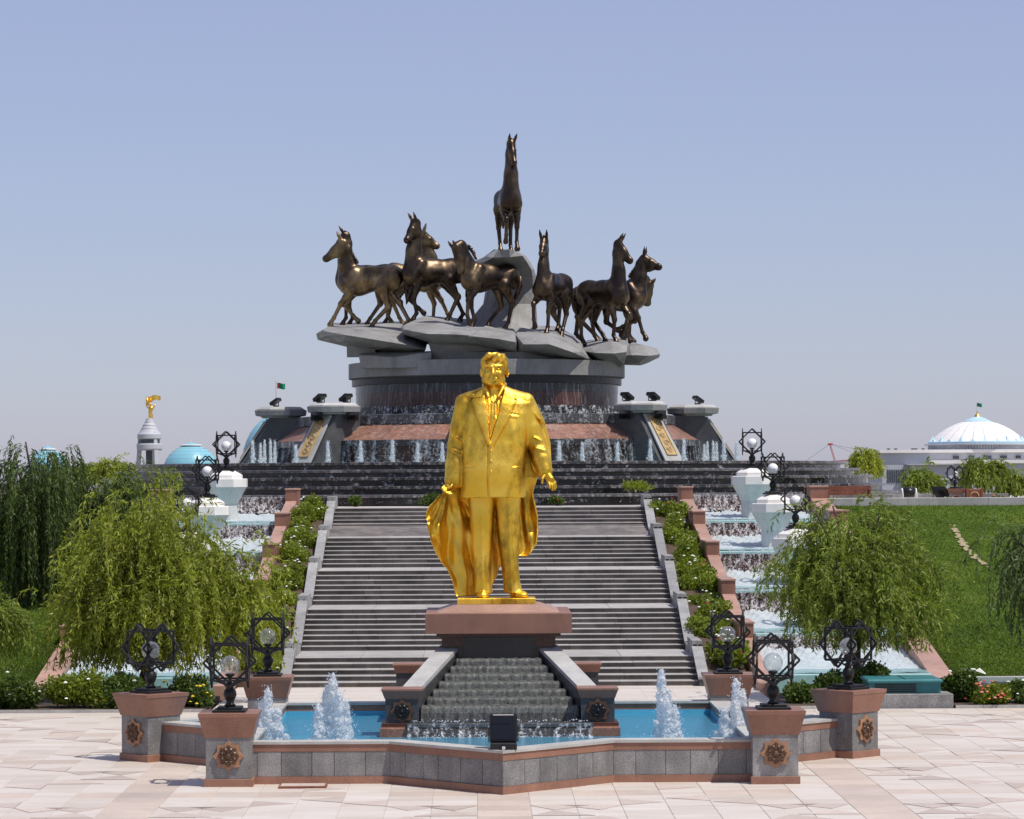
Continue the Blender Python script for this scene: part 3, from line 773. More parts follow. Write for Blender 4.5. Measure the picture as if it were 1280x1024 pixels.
# side walls: sloped copings along flights, blocks with slots at landings
for s in (-1, 1):
    tag_ = 'left' if s < 0 else 'right'
    w = thing('stair_wall', 'stepped pale concrete wall along the %s edge of the broad staircase' % tag_, 'wall', (s*6.2, 88.6, 0), group='side walls of the staircase')
    W = child_of(w)
    x0, x1 = sorted((s*6.035, s*6.30))
    for i, (d0, z0, z1, n, d1) in enumerate(flights):
        dn = flights[i+1][0] if i < 4 else 119.5
        za, zb_ = z0+.20, z1+.22
        P = [(x0, d0-.25, za), (x0, d1, zb_), (x0, d1, z0-.4), (x0, d0-.25, z0-.4)]
        W(MB().extr(P, (x1-x0, 0, 0)), 'sloped_wall', M['grey_dark'])
        xo = .03
        P = [(x0-xo, d0-.28, za+.002), (x0-xo, d1, zb_+.002), (x0-xo, d1, zb_+.07), (x0-xo, d0-.28, za+.07)]
        W(MB().extr(P, (x1-x0+2*xo, 0, 0)), 'sloped_coping', M['grey_pale'])
        W(MB().box(x0-.02, x1+.02, d1+.001, d1+2.1, z0-.3, z1+.46, .01), 'wall_block', M['grey_pale'])
        for q in (-.09, .07):
            W(MB().box(s*6.17+q-.035, s*6.22+q+.035, d1-.012, d1+.01, z1+.10, z1+.34), 'slot', M['iron'])
        W(MB().box(x0, x1, d1+2.101, dn-.26, z0-.3, z1+.20), 'low_wall', M['grey_pale'])
    # planting bed behind the wall
    xa, xb = sorted((s*6.31, s*7.64))
    bed = MB()
    P = [(xa, 88.8, -.3), (xa, 118.5, -.3), (xa, 118.5, 5.05), (xa, 88.8, .2)]
    W(bed.extr(P, (xb-xa, 0, 0)), 'planting_bed', M['soil'])

# ------------------------------------------------------------------ side cascades
LIPS = [(87.6, .42), (93.5, 1.32), (100.0, 2.43), (106.5, 3.56), (113.0, 4.56), (119.5, 5.45)]
CXI, CXO = 8.08, 12.75
for s in (-1, 1):
    sd = 'left' if s < 0 else 'right'
    ca = thing('water_cascade', 'five-tier stepped water cascade between granite parapets %s of the staircase' % sd, 'cascade', (s*10.4, 88, 0), group='side cascades')
    K = child_of(ca)
    xa, xb = sorted((s*CXI, s*CXO))
    for i in range(5):
        d0, z0 = LIPS[i]; d1, z1 = LIPS[i+1]
        K(MB().box(xa, xb, d0+.25, d1, -.3, z0-.30), 'pool_floor', M['pool_teal'])
        K(MB().box(xa, xb, d0-.06, d0+.25, -.3 if i == 0 else z0-.13, z0-.03, .03), 'pool_lip', M['pool_teal'])
        K(MB().box(xa, xb, d1+.02, d1+.24, z0-.3, z1-.10), 'fall_wall', M['wet_brown'])
        wm = MB().grid(lambda u, v: (xa+(xb-xa)*u, d0-.02+(d1-d0)*v, z0+.012*math.sin(u*31+v*17)), 20, 8)
        K(wm, 'pool_water', M['water_teal'], True)
        seed = random.random()*50
        def fall(u, v):
            x = xa+.03+(xb-xa-.06)*u; bul = .06+.22*v*v
            return (x, d1-bul+.035*math.sin(x*13+seed)*v+.02*math.sin(x*37), z1+.01-(z1-z0-.25)*v)
        K(MB().grid(fall, 90, 8), 'falling_water', M['fall_sparkle'], True)
        fh = (.42, .40, .42, .40, .24)[i]
        def fo(u, v):
            x = xa+.02+(xb-xa-.04)*u; y = d1-.28-4.3*(1-v)
            hgt = fh*(v**1.1)*(.9+.10*math.sin(x*5.3+seed)+.07*math.sin(x*11.7+v*9+seed)+.06*math.sin(x*27-v*31))
            hgt += .015*math.sin(x*19+v*23)*v+.022*random.uniform(-1, 1)*v
            return (x, y+.05*math.sin(x*9), z0+.012+max(0, hgt)-(.05*(1-v)))
        K(MB().grid(fo, 110, 22), 'foam', M['foam'], True)
        dr = MB()
        for _ in range(60):
            dr.ball((random.uniform(xa+.1, xb-.1), d1-.4-abs(random.gauss(0, .5)), z0+fh*random.uniform(.4, 1.25)), random.uniform(.012, .035), 5, 4)
        o = K(dr, 'splash_drops', M['drops']); o['kind'] = 'stuff'
    # parapets
    for xc, wd, nm in ((s*7.86, .42, 'inner'), (s*13.1, .66, 'outer')):
        pt = thing('cascade_parapet', 'stepped pink granite parapet on the %s side of the %s cascade' % (nm, sd), 'parapet', (xc, 88, 0), group='cascade parapets')
        Q = child_of(pt)
        p0, p1 = xc-wd/2, xc+wd/2
        for i in range(6):
            d0, z0 = LIPS[i]
            if i > 0:
                top = z0+.34
                Q(MB().box(p0-.02, p1+.02, d0-.35, d0+1.9, z0-1.3, top-.06), 'parapet_block', M['pink'])
                Q(MB().box(p0-.05, p1+.05, d0-.38, d0+1.93, top-.059, top, .012), 'block_cap', M['pink_light'])
                pd, pz = LIPS[i-1]
                ya, yb2 = (pd+1.93, d0-.36) if i > 1 else (pd-.4, d0-.36)
                za = pz+.20 if i > 1 else .22
                zb2 = z0-.16
                nseg = 3
                for q in range(nseg):
                    f0, f1 = q/nseg, (q+1)/nseg
                    A = Vector((0, ya+(yb2-ya)*f0, za+(zb2-za)*f0)); Bv = Vector((0, ya+(yb2-ya)*f1-.012, za+(zb2-za)*f1))
                    Q(MB().extr([(p0, A.y, A.z), (p0, Bv.y, Bv.z), (p0, Bv.y, Bv.z-.9), (p0, A.y, A.z-.9)], (wd, 0, 0)), 'sloped_slab', M['pink_light'])
        Q(MB().box(p0-.05, p1+.05, 86.4, 87.19, -.2, .22, .01), 'end_block', M['pink_light'])

# marble lamp pillars standing in the cascade pools
def make_pillar(label):
    t = thing('lamp_pillar', label, 'pillar', group='marble lamp pillars in the cascades')
    MB().lathe([(.72, 0), (.72, .14), (.66, .16), (.62, .28), (.56, .30)], seg=8, a0=PI/8, a1=2*PI+PI/8).obj('plinth', M['green_marble'], t)
    MB().lathe([(.47, .30), (.45, .95)], seg=8, a0=PI/8, a1=2*PI+PI/8).obj('shaft', M['green_marble'], t)
    MB().lathe([(.45, .951), (.47, 1.0), (.82, 1.62)], seg=8, a0=PI/8, a1=2*PI+PI/8).obj('flared_capital', M['green_marble'], t)
    MB().lathe([(.84, 1.621), (.86, 1.63), (.86, 1.93), (.82, 1.95)], seg=8, a0=PI/8, a1=2*PI+PI/8).obj('capital_block', M['white_marble'], t)
    MB().lathe([(.66, 1.951), (.66, 2.08), (.60, 2.13), (.34, 2.26), (.05, 2.28)], seg=8, a0=PI/8, a1=2*PI+PI/8).obj('domed_cap', M['white_marble'], t)
    return t
plr = None
lampw = None
POS = ['topmost', 'second from the top', 'third from the top', 'lowest']
pw = ((116.4, 4.54, 10.2), (109.6, 3.54, 10.33), (103.0, 2.41, 10.45), (96.3, 1.30, 10.6))
for s in (-1, 1):
    sd = 'left' if s < 0 else 'right'
    for k, (d, z, x) in enumerate(pw):
        lab = 'pale marble lamp pillar standing in the %s cascade, %s of the four' % (sd, POS[k])
        if plr is None: plr = make_pillar(lab); plr.location = (s*x, d, z-.30)
        else: dup(plr, (s*x, d, z-.30), 0, lab)
        lab = 'star lamp with milky globe on the %s marble pillar of the %s cascade' % (POS[k].replace('from the top', 'highest').replace('the ', ''), sd)
        if lampw is None: lampw = make_lamp(lab, M['white_globe'], 'star lamps on the cascade pillars'); lampw.location = (s*x, d, z+1.98)
        else: dup(lampw, (s*x, d, z+1.98), R(random.uniform(-6, 6)), lab)

# ------------------------------------------------------------------ slopes and terrace
def slope(s):
    xa, xb = s*13.4, s*60
    def f(u, v):
        x = xa+(xb-xa)*u; y = 87.2+(119.2-87.2)*v
        z = .12+(4.98-.12)*(v**1.04)+.10*math.sin(x*.5+v*5)*math.sin(v*PI)+.05*math.sin(x*1.7)*math.sin(v*9)*(v*(1-v)*4)
        return (x, y, z)
    mb = MB().grid(f, 60, 40)
    if s < 0: mb.f = [q[::-1] for q in mb.f]
    o = structure('lawn_slope', mb, M['lawn'], True)
    # blades of grass
    n = 150000
    u = RNG.random(n)**1.6; v = RNG.random(n)**1.3
    x = xa+(s*26-xa)*u; y = 87.2+32*v
    z = .12+4.86*(v**1.04)
    zz = z+.10*np.sin(x*.5+v*5)*np.sin(v*PI)+.05*np.sin(x*1.7)*np.sin(v*9)*(v*(1-v)*4)
    a = RNG.random(n)*2*PI; h = .02+.05*RNG.random(n); w = .010+.012*RNG.random(n)
    lx = RNG.normal(0, .05, n); ly = RNG.normal(0, .05, n)
    P = np.stack([np.stack([x-np.cos(a)*w, y-np.sin(a)*w, zz-.01], 1), np.stack([x+np.cos(a)*w, y+np.sin(a)*w, zz-.01], 1), np.stack([x+lx, y+ly, zz+h], 1)], 1).reshape(-1, 3)
    g_ = link('grass', npmesh('grass', P, np.arange(3*n).reshape(-1, 3), M['grass_blade'])); g_['kind'] = 'stuff'
    tag(g_, 'short green grass covering the lawn slope %s of the cascades' % ('left' if s < 0 else 'right'), 'grass')
slope(-1); slope(1)
# worn dirt track on the right lawn
tr = MB()
pp = [at(1186, 655, 115.2), at(1193, 668, 113.0), at(1203, 678, 110.6), at(1214, 688, 109.0), at(1226, 696, 107.4)]
def lawn_z(x, y):
    v = min(1, max(0, (y-87.2)/32)); return .12+4.86*(v**1.04)+.10*math.sin(x*.5+v*5)*math.sin(v*PI)+.05*math.sin(x*1.7)*math.sin(v*9)*(v*(1-v)*4)
trk = random.Random(3)
for q in range(46):      # broken run of bare patches
    f = q/45*4; i = min(int(f), 3); u = f-i
    x = pp[i].x*(1-u)+pp[i+1].x*u+trk.uniform(-.10, .10); y = 114.6-8.8*q/45+trk.uniform(-.1, .1); r_ = trk.uniform(.05, .13)*(1 if 4 < q < 42 else .5)
    P = []
    for k in range(7):
        t = k*2*PI/7; rr = r_*trk.uniform(.6, 1.2); xx, yy = x+rr*math.cos(t), y+rr*2.2*math.sin(t); P.append((xx, yy, lawn_z(xx, yy)+.035))
    tr.add(P, [tuple(range(7))])
structure('dirt_track', tr, stone('dry_dirt', (.36, .29, .17), .2, .3, 20, .9, 3, 0))
structure('terrace', MB().box(-60, 60, 119.9, 172, -.3, 5.02), M['pave'])
for s in (-1, 1):
    rw = thing('retaining_wall', 'low pale concrete retaining wall along the top of the %s lawn slope' % ('left' if s < 0 else 'right'), 'wall', (s*13.45, 119.5, 0))
    for k in range(11):
        xa, xb = sorted((s*(13.45+k*3.2), s*(13.45+(k+1)*3.2-.012)))
        bl(MB().box(xa, xb, 119.25, 119.88, 4.4, 5.29, .015), 'wall_panel', M['concrete'], rw)
# teal channel boxes, vent box and kerbs on the right and left of the cascades
for s in (-1, 1):
    ch = thing('water_channel', 'low kerbed channel with teal water at the foot of the %s lawn' % ('left' if s < 0 else 'right'), 'channel', (s*15, 86, 0))
    H = child_of(ch)
    xa, xb = sorted((s*13.5, s*24))
    H(MB().box(xa, xb, 85.0, 85.35, -.2, .30, .01), 'front_kerb', M['concrete'])
    H(MB().box(xa, xb, 86.85, 87.15, -.2, .33, .01), 'back_kerb', M['concrete'])
    H(MB().box(xa, xb, 85.35, 86.85, -.2, .12), 'channel_floor', M['pool_teal'])
    H(MB().box(xa+.02, xb-.02, 85.36, 86.84, .19, .2), 'channel_water', M['water_teal'])
vb = thing('vent_box', 'teal metal vent box with louvres on a grey stone base beside the right roses', 'vent box', (11.05, 80.6, 0))
V_ = child_of(vb)
V_(MB().box(9.75, 12.15, 79.7, 81.8, -.02, .36, .01), 'stone_base', M['grey'])
V_(MB().box(9.95, 11.85, 79.95, 81.4, .361, .66), 'vent_body', M['teal'])
V_(MB().box(9.9, 11.9, 79.85, 81.5, .6605, .74, .03), 'vent_lid', M['teal'])
for k in range(4):
    V_(MB().box(10.1, 11.2, 79.93, 79.95, .40+k*.06, .435+k*.06), 'louvre', M['iron'])
V_(MB().box(10.9, 10.92, 79.9, 81.45, .7405, .752), 'lid_seam', M['iron'])
for s, xa, xb in ((-1, -16.5, -7.75), (1, 7.75, 9.7), (1, 12.2, 16.5)):
    fb = thing('flower_bed', {(-1): 'kerbed flower bed left of the star basin', 1: 'kerbed flower bed of roses right of the star basin'}[s]+(', beside the teal vent box' if xa > 12 else ', beside the walkway' if s > 0 else ''), 'flower bed', ((xa+xb)/2, 80, 0))
    bl(MB().box(xa, xb, 79.64, 84.6, -.2, .06), 'soil', M['soil'], fb)
    bl(MB().box(xa, xb, 79.61, 79.635, -.2, .07), 'kerb', M['coping'], fb)
# ------------------------------------------------------------------ fountain terraces
MC = 142.0
ft = thing('fountain_terrace', 'wide round terrace of black wet stone ledges with water spilling over', 'fountain', (0, MC, 0))
FT = child_of(ft)
RINGS = [(6.86, 16.9, 6.5), (6.54, 17.5, 6.2), (6.22, 18.1, 5.8), (5.85, 18.7, 5.45), (5.5, 19.3, 5.0)]
def ringwall(mb, r, z0, z1, wob=0.0, seg=160, rows=4, out=.05):
    def f(u, v):
        t = PI+PI*u; rr = r+out*(1-v)+wob*math.sin(t*r*3.1)*(1-v)
        return (rr*math.cos(t), MC+rr*math.sin(t), z1+(z0-z1)*(1-v) if False else z0+(z1-z0)*v)
    return mb.grid(f, seg, rows)
for i, (z, r, zb) in enumerate(RINGS):
    FT(MB().lathe([(r-.30, zb-.35), (r-.30, z-.121)], 0, MC, 96), 'ledge_wall', M['wet_black'], False)
    FT(MB().lathe([(r-.9, z-.12), (r, z-.12), (r, z-.02), (r-.03, z), (r-1.2, z+.001)], 0, MC, 96, cap=False), 'ledge', M['wet_black' if i in (0, 2, 3) else 'grey_dark'])
    FT(ringwall(MB(), r-.06, z-.36, z-.125, .04), 'falling_water', M['fall_trickle'], True)
    FT(ringwall(MB(), r+.012, z-.125, z+.004, .004), 'running_film', M['fall_film'], True)
FT(MB().lathe([(16.8, 6.70), (9, 6.701)], 0, MC, 96, cap=False), 'pool_floor', M['wet_black'])
wtr = MB().lathe([(16.75, 6.80), (9.5, 6.801)], 0, MC, 96, cap=False); FT(wtr, 'pool_water', M['water_teal'])

# ------------------------------------------------------------------ monument drum with piers
dr = thing('monument_drum', 'round granite drum with falling water, ornamented piers and an overhanging grey disc', 'monument', (0, MC, 0))
D = child_of(dr)
L = lambda prof, name, m, seg=96, smooth=False, cap=False: D(MB().lathe(prof, 0, MC, seg, cap=cap), name, m, smooth)
L([(9.6, 6.6), (9.6, 7.59)], 'lower_wall', M['wet_brown'])
L([(9.4, 7.6), (10.08, 7.6), (10.08, 7.86), (10.05, 7.885), (9.2, 7.886)], 'lower_ledge', M['wet_black'])
for k in range(64):
    a0, a1 = k*2*PI/64+.0004, (k+1)*2*PI/64-.0004
    if math.sin((a0+a1)/2) > .45: continue
    e = random.uniform(-.006, .006)
    D(MB().lathe([(9.98+e, 7.888), (8.80+e, 8.615)], 0, MC, 2, a0, a1), 'sloped_slab', M['granite_red'])
L([(9.93, 7.887), (8.72, 8.61)], 'slope_core', M['wet_brown'])
L([(8.5, 8.62), (8.9, 8.62), (8.9, 9.02), (8.86, 9.05), (6.5, 9.051)], 'upper_ledge', M['grey_dark'])
L([(7.0, 9.05), (7.0, 9.44), (6.1, 9.45)], 'pan_rim', M['wet_black'])
L([(6.19, 9.4), (6.19, 10.12)], 'drum_base', M['wet_brown'])
L([(6.21, 10.121), (6.21, 10.80)], 'drum_neck', M['wet_black'])
L([(6.20, 10.50), (6.38, 10.51), (6.38, 10.789)], 'painted_gap_shade', M['black_plastic'])  # raised black ring paints in the shade of the gap below the disc
L([(6.0, 10.79), (6.30, 10.79), (6.53, 10.86), (6.53, 11.55), (3, 11.56)], 'overhanging_disc', M['rock'])
for (r, z0, z1, m, wob) in ((6.33, 9.5, 10.51, 'fall_thin', .03), (7.03, 9.06, 9.47, 'splash', .02), (8.92, 8.6, 9.06, 'fall_heavy', .02), (10.11, 6.85, 7.89, 'fall_heavy', .03), (10.13, 6.85, 7.87, 'fall_trickle', .06)):
    def f(u, v, r=r, z0=z0, z1=z1, wob=wob):
        t = PI+PI*u; rr = r+(.12 if r < 6.5 or r > 10 else .02)*(1-v)**1.5+wob*math.sin(t*r*4)*(1-v)+wob*.6*math.sin(t*r*11)*(1-v)
        return (rr*math.cos(t), MC+rr*math.sin(t), z0+(z1-z0)*v)
    D(MB().grid(f, 240, 6), 'falling_water', M[m], True)
def f(u, v):
    t = PI+PI*u; r = 8.83+(10.02-8.83)*v
    return (r*math.cos(t), MC+r*math.sin(t), 8.62+(7.90-8.62)*v+.012)
D(MB().grid(f, 160, 4), 'running_water', M['fall_film'], True)
def scroll(mb, w, h):
    for k in range(5):
        z = -h/2+h*(k+.5)/5; s = 1 if k % 2 else -1
        pts = [(s*w*.30*math.cos(t)*(1-t/9), -.03, z+w*.30*math.sin(t)*(1-t/9)) for t in [q*.55 for q in range(11)]]
        mb.tube(pts, .035, 5)
        pts = [(-s*w*.26*math.cos(t)*(1-t/8), -.03, z+.02+w*.2*math.sin(t)*(1-t/8)) for t in [q*.6 for q in range(8)]]
        mb.tube(pts, .03, 5)
    return mb
def make_pier(ang):
    a = ang   # outward direction angle: local -Y turned by rz
    rz = a+PI/2
    p = bpy.data.objects.new('pier', None); C.objects.link(p); p.parent = dr; p.rotation_euler = (0, 0, rz)
    tl = lambda mb, name, m, par=p, smooth=False: mb.obj(name, m, par, smooth)
    tl(MB().extr([(-.78, -7.9, 6.6), (-.78, -11.75, 6.6), (-.78, -10.25, 9.05), (-.78, -7.9, 9.05)], (1.56, 0, 0)), 'pier_body', M['grey_dark'])
    s0, s1 = Vector((0, -11.73, 6.85)), Vector((0, -10.33, 8.98)); dv = (s1-s0); nv = Vector((0, -dv.z, dv.y)).normalized()
    if nv.y > 0: nv = -nv
    q0, q1 = s0+nv*.07, s1+nv*.07
    tl(MB().extr([(-.60, s0.y, s0.z), (.60, s0.y, s0.z), (.50, s1.y, s1.z), (-.50, s1.y, s1.z)], nv*.075), 'front_slab', M['concrete'])
    Lh = dv.length*.80; mid = (s0+s1)/2+nv*.078+dv.normalized()*.06
    orn = bpy.data.objects.new('ornament_panel', None)
    mb = MB().box(-.33, .33, -.02, 0, -Lh/2, Lh/2)
    om = mb.mesh('ornament_panel', M['ornament']); oo = link('ornament_panel', om, p, mid); tilt = math.atan2(dv.y, dv.z)
    bpy.data.objects.remove(orn)
    oo.rotation_euler = (-tilt, 0, 0)
    fr = MB()
    for sx in (-1, 1): fr.bar((sx*.32, -.03, -Lh/2), (sx*.32, -.03, Lh/2), .05)
    for sz in (-1, 1): fr.bar((-.345, -.03, sz*Lh/2), (.345, -.03, sz*Lh/2), .05)
    return p, oo, fr, scroll(MB(), .62, Lh*.92), Lh
pier_kids = []
def add_pier_cap(p):
    MB().lathe([(.95, 9.051), (1.0, 9.12), (1.26, 9.16), (1.30, 9.40), (1.26, 9.43)], 0, -9.75, 8, PI/8, 2*PI+PI/8).obj('pier_cap', M['rock'], p)
    MB().lathe([(1.2, 9.431), (1.2, 9.46), (1.02, 9.57), (.05, 9.585)], 0, -9.75, 8, PI/8, 2*PI+PI/8).obj('cap_top', M['concrete'], p)
# five piers can be seen: front (behind the statue), two diagonal, two at the sides
for k, ang in enumerate((-PI/2, -PI/2-PI/4, -PI/2+PI/4, PI, 0)):
    p, oo, fr, scr, Lh = make_pier(ang)
    fr.v += []
    fr.obj('ornament_frame', M['ornament'], p).matrix_local = Matrix.Translation(oo.location) @ oo.rotation_euler.to_matrix().to_4x4()
    scr.obj('scroll_relief', M['ornament'], p).matrix_local = Matrix.Translation(oo.location) @ oo.rotation_euler.to_matrix().to_4x4()
    add_pier_cap(p)
bpy.context.view_layer.update()
# floodlights on and under the caps
def make_flood(label):
    t = thing('floodlight', label, 'floodlight', group='black floodlights on the monument piers')
    MB().box(-.12, .12, -.1, .1, 0, .07).obj('foot', M['black_plastic'], t)
    hb = MB().extr([(-.26, -.20, .06), (.26, -.20, .06), (.26, .18, .30), (-.26, .18, .30)][::-1], (0, -.05, .13)); hb.obj('lamp_housing', M['black_plastic'], t)
    MB().bar((-.27, 0, .03), (-.27, 0, .2), .03).bar((.27, 0, .03), (.27, 0, .2), .03).obj('bracket', M['iron'], t)
    return t
fl0 = None
def flood(loc, rz, label):
    global fl0
    if fl0 is None: fl0 = make_flood(label); fl0.location = loc; fl0.rotation_euler = (0, 0, rz)
    else: dup(fl0, loc, rz, label)
for s, sd in ((-1, 'left'), (1, 'right')):
    cx, cy = s*9.75*math.sin(PI/4), MC-9.75*math.cos(PI/4)
    flood((cx-.62, cy-.1, 9.575), s*R(-50)+R(180), 'left one of two black floodlights on the cap of the %s ornamented pier' % sd)
    flood((cx+.55, cy-.1, 9.575), s*R(-50)+R(180), 'right one of two black floodlights on the cap of the %s ornamented pier' % sd)
    flood((s*9.95, MC-.3, 9.58), s*R(-70)+R(180), 'single black floodlight on the cap of the outer %s pier' % sd)
    flood((cx-.75, cy-.85, 8.72), R(180), 'black floodlight tucked under the left side of the %s ornamented pier cap' % sd)
    flood((cx+.85, cy-.70, 8.72), R(180), 'black floodlight tucked under the right side of the %s ornamented pier cap' % sd)
# thin jets round the drum
JN = 'thin white jets in front of the drum'
thin = [jet_meshes(1.0, .135, 20+k, 500) for k in range(4)]
trio = jet_meshes(1.05, .11, 30, 700, ((-.32, 0, .95), (-.1, .1, 1), (.15, 0, .97), (.36, .1, .85)))
JP = [(335, 12.6, 'trio of white jets beside the outer left pier', 1), (316, 10.0, 'thin white jet at the outer edge left of the left pillars', 0), (370, 12.6, 'thin white jet just left of the left ornamented pier', 0), (410, 12.4, 'thin white jet just right of the left ornamented pier', 0),
      (451, 12.8, 'thin white jet below the left granite slope, second right of the left ornamented pier', 0), (491, 13.0, 'thin white jet below the left granite slope, third right of the left ornamented pier', 0), (522, 13.2, 'thin white jet left of the pair nearest the gold statue', 0), (553, 13.2, 'thin white jet close to the left arm of the gold statue', 0),
      (699, 13.2, 'thin white jet nearest the right arm of the gold statue', 0), (728, 13.2, 'second thin white jet right of the gold statue', 0), (772, 12.8, 'thin white jet midway between statue and right ornamented pier', 0), (813, 12.4, 'thin white jet just left of the right ornamented pier', 0),
      (855, 12.4, 'thin white jet just right of the right ornamented pier', 0), (888, 12.4, 'trio of white jets beside the outer right pier', 1), (905, 12.0, 'thin white jet at the foot of the outer right pier', 0), (921, 6.0, 'thin white jet beyond the outer right pier, left of the top lamp', 0), (953, 4.0, 'rearmost thin white jet behind the top right lamp', 0)]
for k, (px, back, lab, tr3) in enumerate(JP):
    r = 13.4; d = MC-12.5
    x = at(px, 578, d).x
    for _ in range(4):
        yy = math.sqrt(max(1.0, r*r-x*x)); d = MC-yy; x = at(px, 578, d).x
    jet('fountain_jet', lab, JN, (x, d, 6.8), trio if tr3 else thin[k % 4], random.random()*6, random.uniform(.85, 1.1))

# ------------------------------------------------------------------ rock platform
from mathutils.bvhtree import BVHTree
ROCKV, ROCKF = [], []
rk = thing('rock_platform', 'faceted grey rock slabs carrying the bronze horses, with a tall wave-shaped spire', 'rock', (0, MC, 11.56))
def hull(name, pts, m=None):
    bm = bmesh.new()
    for p in pts: bm.verts.new(at(*p)-rk.location)
    r = bmesh.ops.convex_hull(bm, input=bm.verts)
    bmesh.ops.delete(bm, geom=[e for e in r['geom_interior'] if isinstance(e, bmesh.types.BMVert)], context='VERTS')
    bmesh.ops.dissolve_limit(bm, angle_limit=R(3), verts=bm.verts, edges=bm.edges)
    big = [f for f in bm.faces if f.calc_area() > .8 and len(f.verts) < 12]
    rr_ = random.Random(len(ROCKV)+7)
    for f in big:
        nrm = f.normal.copy(); ar = math.sqrt(f.calc_area())
        if nrm.z > .6: amt = .02*ar
        else: amt = rr_.uniform(.01, .05)*ar
        pv = bmesh.ops.poke(bm, faces=[f], center_mode='MEAN')['verts'][0]
        pv.co += nrm*amt+Vector((rr_.uniform(-.2, .2)*ar, 0, rr_.uniform(-.06, .06)*ar))
    bmesh.ops.recalc_face_normals(bm, faces=bm.faces)
    bmesh.ops.bevel(bm, geom=list(bm.edges), offset=.014, segments=1, affect='EDGES')
    bmesh.ops.recalc_face_normals(bm, faces=bm.faces)
    me = bpy.data.meshes.new(name); bm.to_mesh(me); bm.free(); me.materials.append(m or M['rock'])
    n = len(ROCKV)
    ROCKV.extend([v.co+rk.location for v in me.vertices]); ROCKF.extend([[i+n for i in p.vertices] for p in me.polygons])
    return link(name, me, rk)
hull('rock_slab', [(396, 416.5, 140), (409, 408.5, 139.8), (435, 410.0, 138.9), (462, 413, 138.3), (404, 412.5, 138.7), (433, 418, 136.5), (470, 424, 135.9), (505, 430, 135.8), (533, 437, 136.8), (420, 402.5, 147), (505, 401, 147), (535, 404, 146),
                   (398, 424, 140.5), (433, 430, 139.6), (470, 438, 138.9), (530, 441, 138), (440, 430, 146), (530, 440, 146)])
hull('rock_block', [(434, 429, 139), (470, 431, 138.4), (434.5, 446, 139), (470, 446, 138.4), (434, 429, 145), (470, 431, 145), (434.5, 446, 145), (470, 446, 145)])
hull('rock_block', [(449, 443, 138), (452, 459.5, 138), (492, 446, 136.4), (492, 459.5, 136.4), (540, 440, 136.2), (540, 459.5, 136.2), (449, 443, 146), (452, 459, 146), (540, 440, 146), (540, 459, 146)])
hull('rock_slab', [(502, 408, 137.6), (507, 405.5, 137.6), (560, 408.5, 136.6), (601, 412, 136.3), (622, 414.5, 136.6), (506, 411.5, 136.3), (535, 417, 134.8), (572, 418, 134.5), (618, 422, 135.3), (520, 399, 145), (600, 400, 145), (622, 402, 145),
                   (503, 417, 137.5), (534, 427, 136.8), (545, 430, 136.6), (573, 425, 135.6), (622, 432, 136.2), (540, 432, 143), (622, 436, 143)])
hull('rock_slab', [(573, 417, 136.4), (601, 412.6, 136.0), (645, 418.6, 136.6), (592, 420.5, 134.2), (625, 424, 134.6), (645, 428, 135.6), (574, 426, 135.9), (618, 432, 135.6), (647, 441, 136.6), (600, 403, 145), (645, 405, 145), (640, 441, 143), (590, 436, 143)])
hull('rock_block', [(536, 427, 136.9), (580, 428, 136.4), (645, 440, 137), (545, 459.5, 137), (580, 459.5, 136.7), (645, 459.5, 137), (540, 428, 145), (645, 438, 145), (545, 459, 145), (645, 459, 145)])
hull('rock_slab', [(645.6, 419, 136.6), (684, 418, 136.4), (712, 429, 136.9), (655, 431, 135.4), (688, 431, 134.4), (716, 441, 135.7), (728, 440, 136.8), (741, 452, 138), (650, 406, 145), (700, 409, 145), (733, 430, 144), (647, 442, 137), (690, 447, 137), (740, 453.5, 138.5), (735, 453, 144), (650, 445, 144)])
hull('rock_block', [(640, 440, 137.4), (705, 448, 137.2), (750, 453, 138), (640, 459.5, 137), (705, 459.5, 136.8), (752, 459.5, 138), (640, 440, 146), (750, 450, 146), (640, 459, 146), (752, 459, 146)])
hull('rock_slab', [(724, 438.5, 139), (750, 432, 138.4), (764, 428, 138.2), (786, 429.5, 138.6), (744, 442, 137.2), (768, 443, 136.7), (784, 441, 137.6), (735, 426, 146), (786, 423, 146), (743, 452, 139.5), (750, 456, 139.3), (780, 457, 139.4), (784, 446, 138.4), (765, 441, 137.6), (745, 452, 145), (780, 455, 145)])
hull('rock_block', [(748, 450, 139.6), (780, 450, 139.6), (752, 460, 139.6), (778, 460, 139.6), (748, 450, 145), (780, 450, 145), (752, 459, 145), (778, 459, 145)])
hull('rock_slab', [(771, 447, 139.6), (788, 435, 139.4), (807, 434, 139.2), (826, 444, 140), (790, 445, 138.2), (812, 446, 138.1), (790, 428, 146), (822, 437, 146), (773, 457, 141), (801.5, 458, 141), (825, 448, 140.5), (775, 456, 146), (802, 457, 146)])
